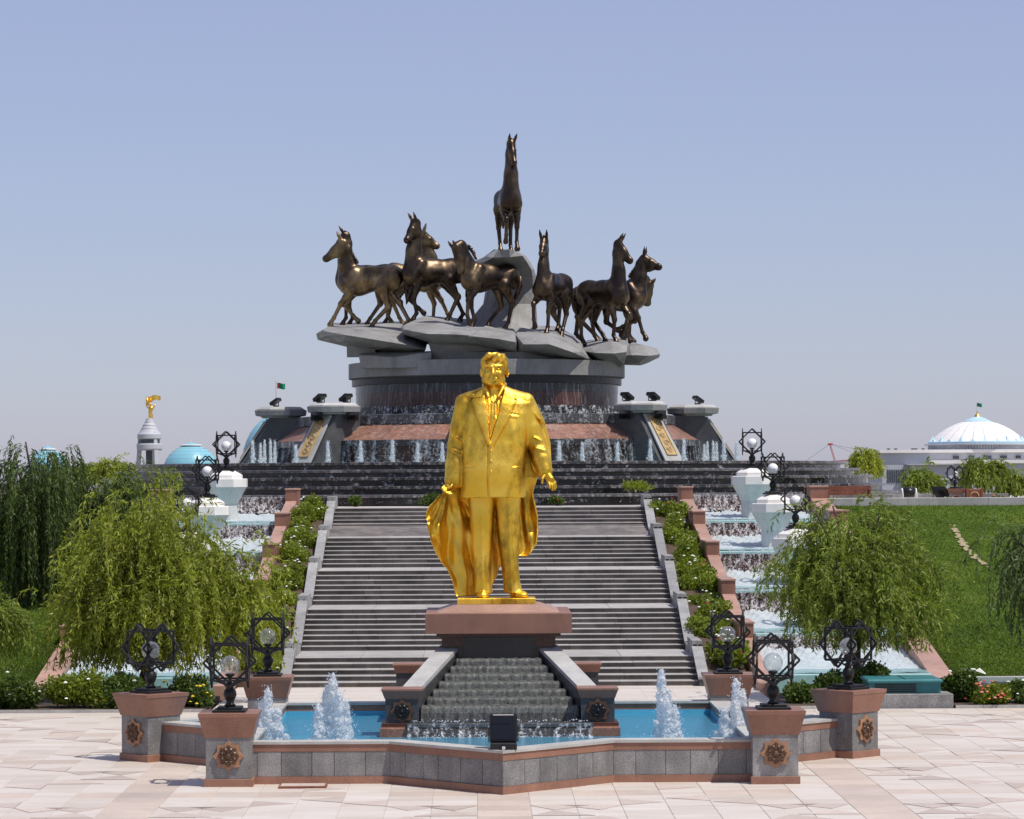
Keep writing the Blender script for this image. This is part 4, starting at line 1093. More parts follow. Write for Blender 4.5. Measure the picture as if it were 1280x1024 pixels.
# spire
secs = [(430, 578, 676, 139.8, 147), (414, 581, 674, 139.9, 146.6), (400, 588, 673, 140.4, 146.2), (380, 604, 672, 141.0, 145.8), (360, 608, 671, 141.0, 145.6), (346, 604, 671, 140.4, 145.6), (337, 598, 670, 139.8, 145.4), (328, 591, 665, 139.2, 145.2), (321, 606, 658, 138.5, 145), (312.5, 619.5, 650, 138.4, 144.6)]
rg = np.random.default_rng(5); SV = []
for i, (y, xl, xr, df, db) in enumerate(secs):
    P = [(xl+3, df+1.0), (xl+(xr-xl)*.22, df+.1), (xl+(xr-xl)*.62, df-.15), (xr-4, df+.25), (xr, df+1.4), (xr-2, db-.8), (xr-9, db), (xl+9, db), (xl, db-1)]
    for (x, d) in P:
        SV.append(at(x+rg.normal(0, .5), y+rg.normal(0, .4)+(2.2 if (i == len(secs)-1 and x > 640) else 0), d+rg.normal(0, .06))-rk.location)
n = 9; m_ = len(secs)
SFc = [(i*n+k, i*n+(k+1) % n, (i+1)*n+(k+1) % n, (i+1)*n+k) for i in range(m_-1) for k in range(n)]+[tuple((m_-1)*n+k for k in range(n))]
bm = bmesh.new(); vs = [bm.verts.new(v) for v in SV]
for q in SFc: bm.faces.new([vs[i] for i in q])
bmesh.ops.triangulate(bm, faces=[f for f in bm.faces if len(f.verts) == 4])
bmesh.ops.dissolve_limit(bm, angle_limit=R(4), verts=bm.verts, edges=bm.edges)
bmesh.ops.recalc_face_normals(bm, faces=bm.faces)
me = bpy.data.meshes.new('rock_spire'); bm.to_mesh(me); bm.free(); me.materials.append(M['rock'])
link('rock_spire', me, rk)
n0 = len(ROCKV); ROCKV.extend([v.co+rk.location for v in me.vertices]); ROCKF.extend([[i+n0 for i in p.vertices] for p in me.polygons])
bl(MB().lathe([(5.6, 11.5), (5.6, 11.9), (5.2, 12.0)], 0, MC, 40), 'rock_block', M['rock'], rk)
SLABS = BVHTree.FromPolygons(ROCKV[:n0], [q for q in ROCKF if max(q) < n0]); SPIRE = BVHTree.FromPolygons(ROCKV, ROCKF)
def rock_z(x, y, dflt):
    h = (SPIRE if dflt > 15 else SLABS).ray_cast(Vector((x, y, 40)), Vector((0, 0, -1)))
    return h[0].z if h[0] is not None else dflt

# ------------------------------------------------------------------ bronze horses
def ik(a, c, l1, l2, bend):
    a = np.array(a); c = np.array(c); d = c-a; L = np.linalg.norm(d)
    if L > (l1+l2)*.995: c = a+d/L*(l1+l2)*.995; d = c-a; L = np.linalg.norm(d)
    x = (l1*l1-l2*l2+L*L)/(2*L); h = math.sqrt(max(0, l1*l1-x*x)); u = d/L
    pv = np.array([bend, 0, 0.0]); pv = pv-u*(pv@u); pv /= np.linalg.norm(pv)+1e-9
    return a+u*x+pv*h, c
def horse_sdf(P, ground):
    g = SDF((-1.15, -.36, -.45), (1.15, .36, 1.95), .0125)
    g.ell((.20, 0, .725), (.29, .17, .215), .05); g.ell((-.05, 0, .75), (.34, .168, .172), .06)
    g.cone((.24, 0, .90), .075, (-.05, 0, .86), .085, .08); g.cone((-.05, 0, .86), .085, (-.38, 0, .88), .085, .08)
    g.ell((-.36, 0, .79), (.22, .175, .185), .06)
    g.ell((.37, 0, .72), (.13, .135, .165), .06)
    for s in (-1, 1):
        g.cone((.22, s*.085, .88), .075, (.35, s*.095, .68), .085, .05); g.cone((.35, s*.095, .68), .075, (.25, s*.10, .60), .07, .04)
        g.cone((-.42, s*.075, .84), .10, (-.25, s*.10, .64), .105, .05); g.ell((-.44, s*.085, .74), (.11, .075, .16), .04)
    # neck and head
    NT_ = P.get('neck', 1)
    poll, muz = np.array(P['poll'], float), np.array(P['muz'], float)
    dz_ = (poll[2]-.84)*(1-P.get('nk', .95)); poll[2] -= dz_; muz[2] -= dz_; P['poll2'] = tuple(poll)
    nb = np.array([.34, 0, .84]); mid1 = nb*.62+poll*.38+np.array([P.get('arch', .03)*-.2, 0, .0]); mid2 = nb*.25+poll*.75+np.array([-.02, 0, .035+P.get('arch', 0)*.5])
    g.chain([nb-np.array([.05, 0, .04]), mid1, mid2, poll], [.18*NT_, .126*NT_, .095*NT_, .082], .05, .64 if NT_ == 1 else .85)
    g.cone(nb+np.array([.02, 0, -.08]), .13, mid1+np.array([.02, 0, -.05]), .10, .05, .8)
    hd = muz-poll; hl = np.linalg.norm(hd); hd /= hl
    up = np.array([0, 0, 1.0]); dn = -(up-hd*(up@hd)); nn = np.linalg.norm(dn)
    dn = dn/nn if nn > .15 else np.array([-1.0, 0, 0])
    if P.get('tuck'): dn = np.array([-.9, 0, .1])
    g.cone(poll, .088, poll+hd*hl*.45, .072, .03, .8); g.cone(poll+hd*hl*.4, .068, muz-hd*.03, .050, .03, .85)
    g.ell(poll+hd*.12+dn*.06, (.098, .060, .098), .03); g.cone(poll+hd*.16+dn*.06, .055, muz-hd*.06+dn*.025, .038, .03)
    g.ell(muz-hd*.035, (.057, .050, .055), .02)
    side = np.cross(hd, dn); side /= np.linalg.norm(side)
    for s in (-1, 1):
        e0 = poll-hd*.02-dn*.05+side*s*.045; tip = e0-dn*.155-hd*.05+side*s*.018
        if P.get('earback'): tip = e0-dn*.06-hd*.12+side*s*.03
        g.cone(e0, .026, e0*.5+tip*.5, .024, .015); g.cone(e0*.5+tip*.5, .023, tip, .006, .008)
        g.ell(poll+hd*.13-dn*.03+side*s*.054, (.017, .017, .015), .01)
        g.ell(muz-hd*.012-dn*.015+side*s*.024, (.010, .010, .010), .008, sub=True)
    # legs: fl, fr, hl, hr = (fetlock x, fetlock z, stance?)
    for nm, s, fore in (('fl', 1, True), ('fr', -1, True), ('hl', 1, False), ('hr', -1, False)):
        fx, fz, stance = P[nm]; off = ground(fx+.04, s*.11) if stance else 0
        if fore:
            e = (.26, s*.105, .60); kn, ft_ = ik(e, (fx, s*.095, fz+off), .275, .235, 1)
            g.cone(e, .075, (e[0]*.5+kn[0]*.5, e[1], e[2]*.5+kn[2]*.5), .056, .03); g.cone((e[0]*.5+kn[0]*.5, e[1], e[2]*.5+kn[2]*.5), .056, kn, .041, .02)
            g.ell(kn, (.043, .040, .050), .02); g.cone(kn, .034, ft_, .029, .015)
        else:
            e = (-.25, s*.105, .63); kn, ft_ = ik(e, (fx, s*.10, fz+off), .315, .295, -1)
            g.cone(e, .105, (e[0]*.5+kn[0]*.5, e[1], e[2]*.5+kn[2]*.5), .065, .04); g.cone((e[0]*.5+kn[0]*.5, e[1], e[2]*.5+kn[2]*.5), .065, kn, .042, .02)
            g.ell(kn+np.array([-.012, 0, .012]), (.048, .036, .058), .02); g.cone(kn, .038, ft_, .030, .015)
        g.ell(ft_, (.037, .034, .037), .012)
        can = (ft_-kn); can /= np.linalg.norm(can)
        hv = np.array([.55, 0, -.83]) if stance else np.array([can[0]*.7-.4, 0, can[2]*.7-.3])
        hv /= np.linalg.norm(hv); hf = ft_+hv*.085
        g.cone(ft_, .031, hf, .034, .01); 
        e2 = hf+(np.array([.012, 0, -.036]) if stance else hv*.035)
        g.cone(hf, .038, e2, .052 if stance else .046, .006)
    # tail head joins the croup
    g.cone((-.53, 0, .86), .045, (-.60, 0, .80), .04, .04)
    return g.arrays()
HS = 2.93
def tail_mesh(P, m):
    t0 = P.get('tail', [(-.60, .81), (-.66, .70), (-.64, .52), (-.60, .38)])
    mb = MB(); 
    for q in range(9):
        o = (q-4)*.014; ph = q*1.3
        pts = []
        n = 9
        for i in range(n):
            f = i/(n-1)*(len(t0)-1); k = min(int(f), len(t0)-2); u = f-k
            x = t0[k][0]*(1-u)+t0[k+1][0]*u; z = t0[k][1]*(1-u)+t0[k+1][1]*u
            w = math.sin(PI*min(1, (i/(n-1))*1.1))
            pts.append((x+o*.6*w+.01*math.sin(ph+i), o*w+.01*math.cos(ph+i*1.3), z+.012*math.sin(ph*2+i)))
        mb.tube(pts, [.030, .032, .034, .034, .032, .030, .026, .018, .006], 6)
    return mb
def mane_mesh(P):
    poll = np.array(P['poll2'], float); nb = np.array([.26, 0, 1.0]); mb = MB()
    ax = poll-nb; back = np.array([-ax[2], 0, ax[0]]); back /= np.linalg.norm(back)+1e-9
    if back[0] > 0: back = -back
    for i in range(16):
        f = i/15; p = nb+ax*f+back*(.02*(1-f)+.055+P.get('arch', 0)*.5*math.sin(f*PI))
        q = p+np.array([back[0]*.006, random.uniform(-.03, .03), -.05])
        mb.tube([tuple(p-back*.04), tuple(p+back*.012), tuple(q)], [.022, .02, .006], 5)
    # forelock tuft between the ears
    mb.tube([tuple(poll+np.array([0, 0, .05])), tuple(poll+np.array([.01, 0, .10])), tuple(poll+np.array([.03, .01, .09]))], [.02, .02, .006], 5)
    return mb
ST_ = True; UP = False
HORSES = [
 dict(lab='golden brown horse statue at the far left, head to the left, one foreleg bent', px=463, d=141.2, h=(-.95, .28), m='bronze_gold', sc=1.04, poll=(.42, .06, 1.42), muz=(.70, .10, 1.17), fl=(.60, .11, ST_), fr=(.30, .22, UP), hl=(-.12, .10, ST_), hr=(-.62, .10, ST_), stretch=1.0, nk=.84),
 dict(lab='dark horse statue mostly hidden behind the golden brown one at the far left', px=457, d=145.0, h=(-1, .05), m='bronze', sc=1.0, poll=(.33, 0, 1.47), muz=(.55, 0, 1.20), fl=(.32, .10, ST_), fr=(.22, .10, ST_), hl=(-.1, .10, ST_), hr=(-.40, .10, ST_)),
 dict(lab='dark horse statue with high head turned left and upright neck, shiny back', px=541, d=140.6, h=(-.93, -.36), m='bronze', sc=1.03, poll=(.30, .06, 1.53), muz=(.50, .16, 1.24), fl=(.30, .11, ST_), fr=(.20, .20, UP), hl=(-.28, .10, ST_), hr=(-.60, .10, ST_)),
 dict(lab='horse statue with golden rump looking to the right behind the high-headed one', px=520, d=145.2, h=(.96, .27), m='bronze_gold', sc=1.03, poll=(.14, 0, 1.45), muz=(.40, -.04, 1.27), fl=(.34, .11, ST_), fr=(.58, .11, ST_), hl=(-.45, .11, ST_), hr=(-.30, .10, ST_)),
 dict(lab='horse statue with arched neck and lowered head beside the foot of the spire', px=611, d=138.6, h=(-.84, -.54), m='bronze', sc=1.02, poll=(.62, .04, 1.20), muz=(.55, .06, .82), tuck=True, earback=True, arch=.16, fl=(.46, .16, UP), fr=(.20, .10, ST_), hl=(-.33, .10, ST_), hr=(-.12, .10, ST_), tail=[(-.60, .81), (-.64, .66), (-.56, .50), (-.50, .36)]),
 dict(z=16.9, nk=1.0, neck=1.05, lab='tallest horse statue standing alone on top of the spire, facing forward', px=637, d=141.8, h=(.13, -.99), m='bronze', sc=1.035, poll=(.36, 0, 1.60), muz=(.54, .03, 1.27), fl=(.30, .10, ST_), fr=(.42, .20, UP), hl=(-.45, .10, ST_), hr=(-.28, .10, ST_)),
 dict(lab='slender horse statue facing forward with raised small head, right of the spire', px=691, d=138.4, h=(-.45, -.89), m='bronze', sc=1.0, poll=(.28, .0, 1.47), muz=(.50, .05, 1.25), fl=(.36, .10, ST_), fr=(.50, .22, UP), hl=(-.20, .10, ST_), hr=(-.46, .10, ST_)),
 dict(lab='dark horse statue with upright neck and head turned right, at the right group front', px=757, d=139.8, h=(.66, -.75), m='bronze', sc=1.03, poll=(.30, .02, 1.52), muz=(.50, .12, 1.25), fl=(.36, .20, UP), fr=(.30, .10, ST_), hl=(-.15, .10, ST_), hr=(-.45, .10, ST_)),
 dict(lab='dark horse statue stretching its head far right at the right end of the platform', px=774, d=142.2, h=(.93, -.36), m='bronze', sc=1.0, poll=(.45, .05, 1.33), muz=(.74, .06, 1.19), fl=(.05, .24, UP), fr=(.52, .10, ST_), hl=(.0, .12, ST_), hr=(-.4, .10, ST_)),
 dict(lab='low horse statue behind the right group, only rump, tail and arched neck showing', px=763, d=144.6, h=(.97, .24), stretch=1.3, m='bronze', sc=.92, poll=(.55, .0, 1.0), muz=(.54, .0, .64), tuck=True, earback=True, arch=.2, fl=(.30, .10, ST_), fr=(.20, .10, ST_), hl=(-.2, .10, ST_), hr=(-.50, .10, ST_), tail=[(-.60, .81), (-.74, .74), (-.82, .50), (-.70, .22)]),
]
for H in HORSES:
    x = at(H['px'], 400, H['d']).x; y = H['d']; s = HS*H['sc']
    fx, fy = H['h']; nrm_ = math.hypot(fx, fy); fx /= nrm_; fy /= nrm_
    z0 = rock_z(x, y, H.get('z', 13.2))
    zs = []
    stx = H.get('stretch', .95)
    def world(lx, ly): return (x+s*(lx*stx*fx-ly*fy), y+s*(lx*stx*fy+ly*fx))
    for nm, sy in (('fl', 1), ('fr', -1), ('hl', 1), ('hr', -1)):
        if H[nm][2]: zs.append(rock_z(*world(H[nm][0]+.05, sy*.11), z0-.1))
    z0 = sorted(zs)[len(zs)//2] if zs else z0
    H['z0'] = z0
    gr = lambda lx, ly: max(-.14, min(.10, (rock_z(*world(lx, ly), z0)-z0)/s))
    V, Q = horse_sdf(H, gr)
    t = thing('bronze_horse', H['lab'], 'horse statue', (x, y, z0), math.atan2(fy, fx), group='bronze horses on the rock platform')
    t.scale = (s*stx, s*.94, s)
    link('horse_body', npmesh('horse_body', V, Q, M[H['m']], True), t)
    tail_mesh(H, M[H['m']]).obj('tail', M['bronze'], t, True)
    mane_mesh(H).obj('mane', M['bronze'], t, True)
# ------------------------------------------------------------------ golden statue (sculpted in photo-sized units, 1 unit = .01867 m)
U = .01867
GS = thing('golden_statue', 'tall gilded statue of a man in suit and long cloak, arms at his sides', 'statue', (-.092, 69.85, 3.38))
GS.scale = (U, U, U)
def lerp_tab(tab):
    zs = np.array([t[0] for t in tab], float); cols = np.array([t[1:] for t in tab], float)
    return lambda Z, i: np.interp(Z, zs, cols[:, i]).astype(np.float32)
def loft(g, tab, zlo, zhi, n=2.6, k=3.0, extra=None):
    """tab rows: z, centre x, centre y, half width, half depth"""
    T_ = lerp_tab(tab); amax = max(t[1]+t[3] for t in tab); amin = min(t[1]-t[3] for t in tab)
    bmax = max(t[2]+t[4] for t in tab); bmin = min(t[2]-t[4] for t in tab)
    def fn(X, Y, Z):
        cx, cy, a, b = (T_(Z, i) for i in range(4))
        b = b+0*X
        if extra is not None: b = b+extra(X, Y, Z)
        gg = (np.abs((X-cx)/a)**n+np.abs((Y-cy)/b)**n)**(1.0/n)
        d = (gg-1)*np.minimum(a, b)*.9
        return np.maximum(np.maximum(d, zlo-Z), Z-zhi)
    g.put(fn, (amin, bmin, zlo), (amax, bmax, zhi), k)
g = SDF((-72, -34, -2), (92, 34, 272), .88)
# trousers
def crease(c0, c1):
    return lambda X, Y, Z: np.where(Y < 0, 2.2*np.exp(-((X-(c1+(c0-c1)*Z/125))/3.0)**2), 0)+.9*np.sin(Z*.11+X*.12)*np.exp(-((Z-40)/50)**2)
loft(g, [(6, -13, -1, 11.5, 13), (20, -13.5, 0, 10.5, 12), (45, -14, 1, 11.5, 12.5), (75, -14.5, 1, 13.5, 13), (128, -15, 2, 16.5, 14)], 6, 132, 2.3, 1.5, crease(-15, -13))
loft(g, [(6, 24, -1, 12, 13), (20, 22, 0, 10.5, 12), (45, 19.5, 1, 11, 12.5), (75, 18.5, 2, 13.5, 13), (128, 18, 3, 16.5, 14)], 6, 132, 2.3, 1.5, crease(18, 23))
# shoes
g.cone((-14, 2, 4.5), 6.5, (-14, -14, 3.5), 5.2, 2); g.ell((-14, -12, 3.2), (8, 10, 4.6), 2); 
g.cone((26, 2, 4.5), 6.5, (35, -11, 3.5), 5.2, 2); g.ell((34, -10, 3.2), (8.5, 9.5, 4.6), 2, Matrix.Rotation(R(35), 4, 'Z'))
# jacket
def jfold(X, Y, Z):
    f = np.where(Y < 0, 1.0, .3)
    e = .9*(1/(1+np.exp(-(X+5.5)/.35)))*np.clip((196-Z)/8, 0, 1)
    li = np.interp(Z, [193, 215, 238, 260], [-4.6, -6.2, -8.5, -10.5]); ri = np.interp(Z, [193, 215, 238, 260], [-3.2, 2.5, 8.5, 14.5])
    vee = np.clip((X-li)/.8, 0, 1)*np.clip((ri-X)/.8, 0, 1)*(Z > 192)
    e = e-3.2*vee*(1+.12*np.sin(X*1.7+Z*.03))
    def seam(pl, wd, dp):
        d = None
        for (x0, z0), (x1, z1) in zip(pl[:-1], pl[1:]):
            L_ = (x1-x0)**2+(z1-z0)**2; t = np.clip(((X-x0)*(x1-x0)+(Z-z0)*(z1-z0))/L_, 0, 1)
            q = (X-x0-t*(x1-x0))**2+(Z-z0-t*(z1-z0))**2
            d = q if d is None else np.minimum(d, q)
        return -dp*np.exp(-d/(wd*wd))
    e = e+seam([(-18, 258), (-27.5, 247.5), (-27.3, 246), (-19.2, 222), (-6.6, 189)], .8, 1.5)+seam([(24, 258), (28.6, 247), (28.3, 245), (18.3, 221), (-1.4, 187)], .8, 1.5)
    e = e+seam([(-6.3, 189), (-7.2, 165), (-7, 140), (-6, 125)], .8, 1.5)+seam([(24, 163.5), (41, 164.5)], .7, 1.6)+seam([(-39, 163), (-24, 163)], .7, 1.6)+seam([(15, 230), (31, 227)], .7, 1.5)
    w = .8*np.sin(Z*.13+X*.06)*np.exp(-((Z-170)/22)**2)+1.2*np.exp(-(((X-26)+(Z-205)*.25)/5)**2)*np.exp(-((Z-205)/22)**2)-1.0*np.exp(-(((X+27)-(Z-200)*.12)/4)**2)*np.exp(-((Z-195)/26)**2)
    return f*(e+w)
loft(g, [(124, -.5, 0, 40.5, 24), (140, -.5, -.5, 40, 25), (165, 0, -1, 39.5, 25.5), (190, 1, -.5, 41, 25), (210, 1.5, 0, 43, 23.5), (228, 2, .5, 43, 21), (242, 2.5, 1, 41, 17.5), (252, 2.5, 2, 33, 13.5), (258, 2.5, 2.5, 22, 11.5), (264, 2.5, 3, 13, 10)], 124.6, 264, 2.7, 1.0, jfold)
# shoulders and sleeves
g.cone((-26, 1.5, 248), 8.2, (-39, 1, 246), 7.4, 3); g.cone((-14, 2, 254), 7, (-30, 1.5, 249), 6.5, 5)
g.chain([(-35.5, 1, 239), (-40, 3, 212), (-43.5, 5, 190), (-47, 0, 165), (-49.5, -4, 146)], [12.5, 13.2, 13.2, 12.6, 11.5], 2.5, .95)
g.cone((30, 1.5, 248), 8.2, (42.5, 1, 245.5), 7.4, 3); g.cone((18, 2, 254), 7, (34, 1.5, 249), 6.5, 5)
g.chain([(40, 1, 238), (46.5, 3, 212), (52.5, 5, 193), (59.5, -2, 172), (64, -6, 158)], [12.5, 13.2, 13.0, 11.6, 9.8], 2.5, .95)
for (a, b, r) in (((-53, -9, 203), (-40, -12, 197), .7), ((-56, -8, 186), (-42, -11, 182), .8), ((50, -11, 200), (60, -8, 195), .8), ((52, -11, 186), (64, -9, 183), .9)):
    g.cone(a, .2, b, r, 5)
g.cone((-57.5, -2, 146), 2, (-42, -4, 145), 2, 3)
# cape laid over the shoulder on the viewer's right
def cape(X, Y, Z):
    A = [(26, 3, 252), (40.5, 3, 244), (49, 5, 218), (57, 7, 190), (60, 10, 165)]; Rr = [7.5, 11.5, 15.2, 14.8, 13]
    d = None
    for i in range(4):
        p = np.array(A[i], float); q = np.array(A[i+1], float); ab = q-p; L_ = float(ab@ab)
        t = np.clip(((X-p[0])*ab[0]+(Y-p[1])*ab[1]+(Z-p[2])*ab[2])/L_, 0, 1)
        e = np.sqrt((X-p[0]-t*ab[0])**2+(Y-p[1]-t*ab[1])**2+(Z-p[2]-t*ab[2])**2)-(Rr[i]+(Rr[i+1]-Rr[i])*t)
        d = e if d is None else np.minimum(d, e)
    # keep what lies beyond the diagonal edge that runs from the neck to the outer elbow
    cut = (24+(255-Z)*1.02)-X
    cut = np.where(Y > 4, np.minimum(cut, 4-Y), cut)
    return np.maximum(d, cut*.7)
g.put(cape, (20, -16, 150), (76, 26, 262), 1.0)
body_parts = [g.arrays()]
# head, finer
h = SDF((-19, -26, 240), (25, 28, 308), .48)
h.cone((2, 4, 246), 12.5, (2.5, 4, 272), 12.0, 2)
h.ell((2, 4, 288), (15.6, 18.0, 16.2), 2)
h.ell((.8, -3.5, 279.5), (13.2, 13.5, 15.8), 4); h.ell((.6, -5.5, 271), (11.8, 10, 9), 4); h.ell((.3, -10.5, 267.5), (6.2, 5.2, 4.2), 3)
for s in (-1, 1):
    h.ell((.5+s*9.6, -2, 270.5), (4.6, 9, 5.5), 4)                  # jaw corner
    h.ell((.3+s*7.8, -12, 278), (4.2, 4, 4.0), 3)                    # cheek
    h.cone((.2+s*2.5, -17.2, 287.6), 1.7, (.2+s*10, -14.4, 288.3), 1.5, 1.6)   # brow
    h.ell((.2+s*6.3, -17.0, 284.2), (3.6, 2.6, 2.2), 1.2, sub=True)      # eye socket
    h.ell((.2+s*6.2, -14.0, 283.8), (2.7, 2.4, 1.6), .5)                 # eyeball
    h.cone((.2+s*3.6, -15.4, 285.4), .7, (.2+s*9.0, -13.9, 285.0), .7, .7)    # upper lid
    h.cone((.2+s*3.0, -15.8, 277.6), .5, (.2+s*6.6, -14.2, 271.6), .5, .9, sub=True)   # nose-mouth fold
    h.ell((2.2+s*16.0, 3.5, 280.5), (2.4, 4.0, 5.8), 1.0); h.ell((2.2+s*17.6, 2.2, 281), (1.1, 2.2, 3.4), .6, sub=True)   # ear
    h.ell((.2+s*2.3, -18.2, 277.9), (1.7, 2.0, 1.6), 1.2)               # nostril wing
h.cone((.2, -15.5, 286.5), 1.7, (.1, -20.0, 278.8), 2.3, 1.8)         # nose
h.cone((-3.6, -16.0, 272.5), .95, (4.2, -16.0, 272.5), .95, .9); h.cone((-3.0, -15.8, 270.2), 1.15, (3.6, -15.8, 270.2), 1.15, .9)
h.cone((-4.2, -17.0, 271.4), .45, (4.8, -17.0, 271.4), .45, .4, sub=True)
h.cone((-3, -15.6, 267.2), .6, (3.6, -15.6, 267.2), .6, 1.0, sub=True)
# hair: full, swept up from a side parting
h.ell((2.4, 7, 291), (17.2, 17.5, 15.2), 1.5)
h.ell((-11.0, -3, 292), (4.2, 9, 8), 2); h.ell((15.5, -2, 291), (4.0, 9, 9), 2)
for (a, b, c, r) in (((-12, -8.5, 297), (-5, -12.6, 302), (5, -10, 303), 3.0), ((1, -13.2, 296.5), (7, -13.2, 300.0), (13, -7, 301), 3.4), ((9, -12.2, 294.0), (13, -9, 297.5), (16, 0, 297), 2.8)):
    h.chain([a, b, c], [r*.6, r, r*.9], 2.2)
h.cone((-5, -15.5, 298), .5, (-1.5, -12, 305.5), .8, 1.6, sub=True)
for q in range(4):
    t = -9+q*6.4; h.cone((t, -8, 303.6-abs(t-2)*.18), .3, (t+3, 6, 306.4-abs(t-1)*.22), .3, .9, sub=True)
# shirt collar
h.cone((-9.5, -9.5, 260), 2.6, (-6, -14.5, 250), 2.0, 1.0); h.cone((12.5, -8.5, 261), 2.8, (6.5, -15.5, 250), 2.0, 1.0)
h.cone((-10, -8, 261), 2.6, (-11, 6, 265), 2.6, 1.0); h.cone((13, -7, 262), 2.6, (15, 6, 266), 2.6, 1.0)
body_parts.append(h.arrays())
# hand of his left arm: hanging, open
hb = SDF((52, -24, 126), (84, 8, 164), .42)
hb.cone((64, -6.5, 163), 6.6, (65.5, -9, 156), 5.6, 1, .8); hb.cone((65.5, -9, 156), 5.0, (69, -11.5, 148.5), 5.0, 1.5, .75); hb.cone((67, -10, 152), 4.4, (71, -12.5, 147), 4.6, 1.5, .8)
for (r0, p1, p2, rr) in (((73.2, -10.5, 148), (76.6, -11.5, 142.5), (77.6, -13, 136.5), 1.75), ((71.6, -12.2, 146.6), (75.0, -13.6, 140.4), (75.9, -15.4, 134.2), 1.85), ((69.4, -13.2, 145.6), (72.4, -15.0, 139.6), (73.0, -17, 134.0), 1.85), ((67.2, -13.6, 145.6), (69.4, -15.6, 140.4), (69.8, -17.6, 136.0), 1.65)):
    hb.cone(r0, rr*1.1, p1, rr, .8); hb.cone(p1, rr, p2, rr*.75, .3)
hb.cone((64.0, -11.5, 153), 2.4, (60.6, -15, 147.5), 2.0, 1.0); hb.cone((60.6, -15, 147.5), 2.0, (60.4, -16.5, 142.5), 1.5, .3)
body_parts.append(hb.arrays())
# hand of his right arm: gripping the cloak
hc = SDF((-72, -24, 122), (-40, 8, 152), .42)
hc.cone((-50, -4.5, 150), 6.8, (-52, -7, 144), 6.0, 1, .85); hc.cone((-52, -7, 144), 5.4, (-57, -9.5, 138), 5.0, 1.5, .85)
for (r0, p1, p2, rr) in (((-60.5, -9.5, 139.5), (-63.8, -13.5, 136.5), (-61.0, -16.5, 133.2), 1.85), ((-58.6, -11.0, 137.4), (-61.4, -15.0, 133.8), (-58.2, -17.2, 131.0), 1.9), ((-56.2, -11.8, 136.0), (-58.2, -15.8, 131.6), (-55.0, -17.2, 129.4), 1.9), ((-53.6, -12.0, 135.6), (-55.0, -15.4, 130.8), (-52.2, -16.4, 129.2), 1.7)):
    hc.cone(r0, rr*1.1, p1, rr, .8); hc.cone(p1, rr, p2, rr*.8, .3)
hc.cone((-50.5, -11, 141.5), 2.4, (-53, -16, 138.5), 2.0, 1.0); hc.cone((-53, -16, 138.5), 2.0, (-57, -17.5, 136.5), 1.6, .3)
body_parts.append(hc.arrays())
Vs, Qs, n = [], [], 0
for V, Q in body_parts: Vs.append(V); Qs.append(Q+n); n += len(V)
V = np.concatenate(Vs); Q = np.concatenate(Qs)
fig = link('figure', npmesh('figure', V, Q, M['gold'], True), GS)
BB = BVHTree.FromPolygons([Vector(v) for v in body_parts[0][0]], [list(map(int, q)) for q in body_parts[0][1]])
def front_y(x, z):
    r = BB.ray_cast(Vector((x, -100, z)), Vector((0, 1, 0)))
    return r[0].y if r[0] is not None else -15
def patch(name, inner, outer, off=1.3, rows=18, cols=6, side=3.0):
    """raised cloth panel that follows the body: inner/outer are polylines (x, z), sampled row by row"""
    def samp(pl, v):
        f = v*(len(pl)-1); k = min(int(f), len(pl)-2); u = f-k
        return (pl[k][0]*(1-u)+pl[k+1][0]*u, pl[k][1]*(1-u)+pl[k+1][1]*u)
    mb = MB()
    def fn(u, v):
        a, b = samp(inner, v), samp(outer, v); x = a[0]*(1-u)+b[0]*u; z = a[1]*(1-u)+b[1]*u
        return (x, front_y(x, z)-off, z)
    mb.grid(fn, cols, rows); nf = (cols+1)*(rows+1)
    V = list(mb.v)
    edge = [i for i in range(cols+1)]+[(cols+1)*j+cols for j in range(1, rows+1)]+[(cols+1)*rows+i for i in range(cols-1, -1, -1)]+[(cols+1)*j for j in range(rows-1, 0, -1)]
    base_i = len(V)
    for e in edge: V.append((V[e][0], V[e][1]+off+1.0, V[e][2]))
    F = list(mb.f)
    m = len(edge)
    for i in range(m): F.append((edge[(i+1) % m], edge[i], base_i+i, base_i+(i+1) % m))
    o = MB(); o.v = V; o.f = F
    return o.obj(name, M['gold'], GS, False)
for o in (patch('lapel', [(-10.8, 259), (-9.0, 238), (-6.8, 215), (-5.0, 193)], [(-16, 258.5), (-26, 246), (-18, 222), (-5.6, 189)], 3.2),
          patch('lapel', [(15.2, 259), (9.6, 238), (3.6, 215), (-3.0, 193)], [(22, 258), (27, 245), (17, 221), (-2.2, 188)], 3.3),
          patch('collar_leaf', [(-10, 261), (-12, 254), (-15, 250)], [(-17, 259), (-22, 252), (-28, 248.5)], 4.2, 6, 4),
          patch('collar_leaf', [(15, 261), (15, 254), (17, 250)], [(22, 259), (25, 252), (29.5, 248)], 4.2, 6, 4),
          patch('necktie', [(.5, 251), (-1.5, 246), (.2, 243), (-3.5, 222), (-4.4, 200)], [(6, 251), (5.5, 246), (3.5, 243), (4.0, 222), (-3.0, 200)], 1.6, 20, 4),
          patch('pocket_flap', [(25, 162), (25, 157)], [(40, 163), (40, 157.5)], .9, 4, 6),
          patch('pocket_flap', [(-38, 162), (-38, 157)], [(-25, 162), (-25, 157)], .9, 4, 6),
          patch('breast_pocket', [(15, 229), (15, 226)], [(31, 226), (31, 223)], .7, 3, 6),
          patch('jacket_front', [(-5.2, 191), (-6.2, 165), (-6.0, 140), (-5.2, 128), (-1, 125.3)], [(1.5, 188), (1.5, 165), (1.5, 140), (1.5, 130), (4, 125.3)], 1.1, 18, 4)):
    pass
for z in (183, 170, 157):
    y = front_y(-3, z); MB().ball((-2.8, y-1.0, z), 1.3, 10, 6).obj('button', M['gold'], GS, True)
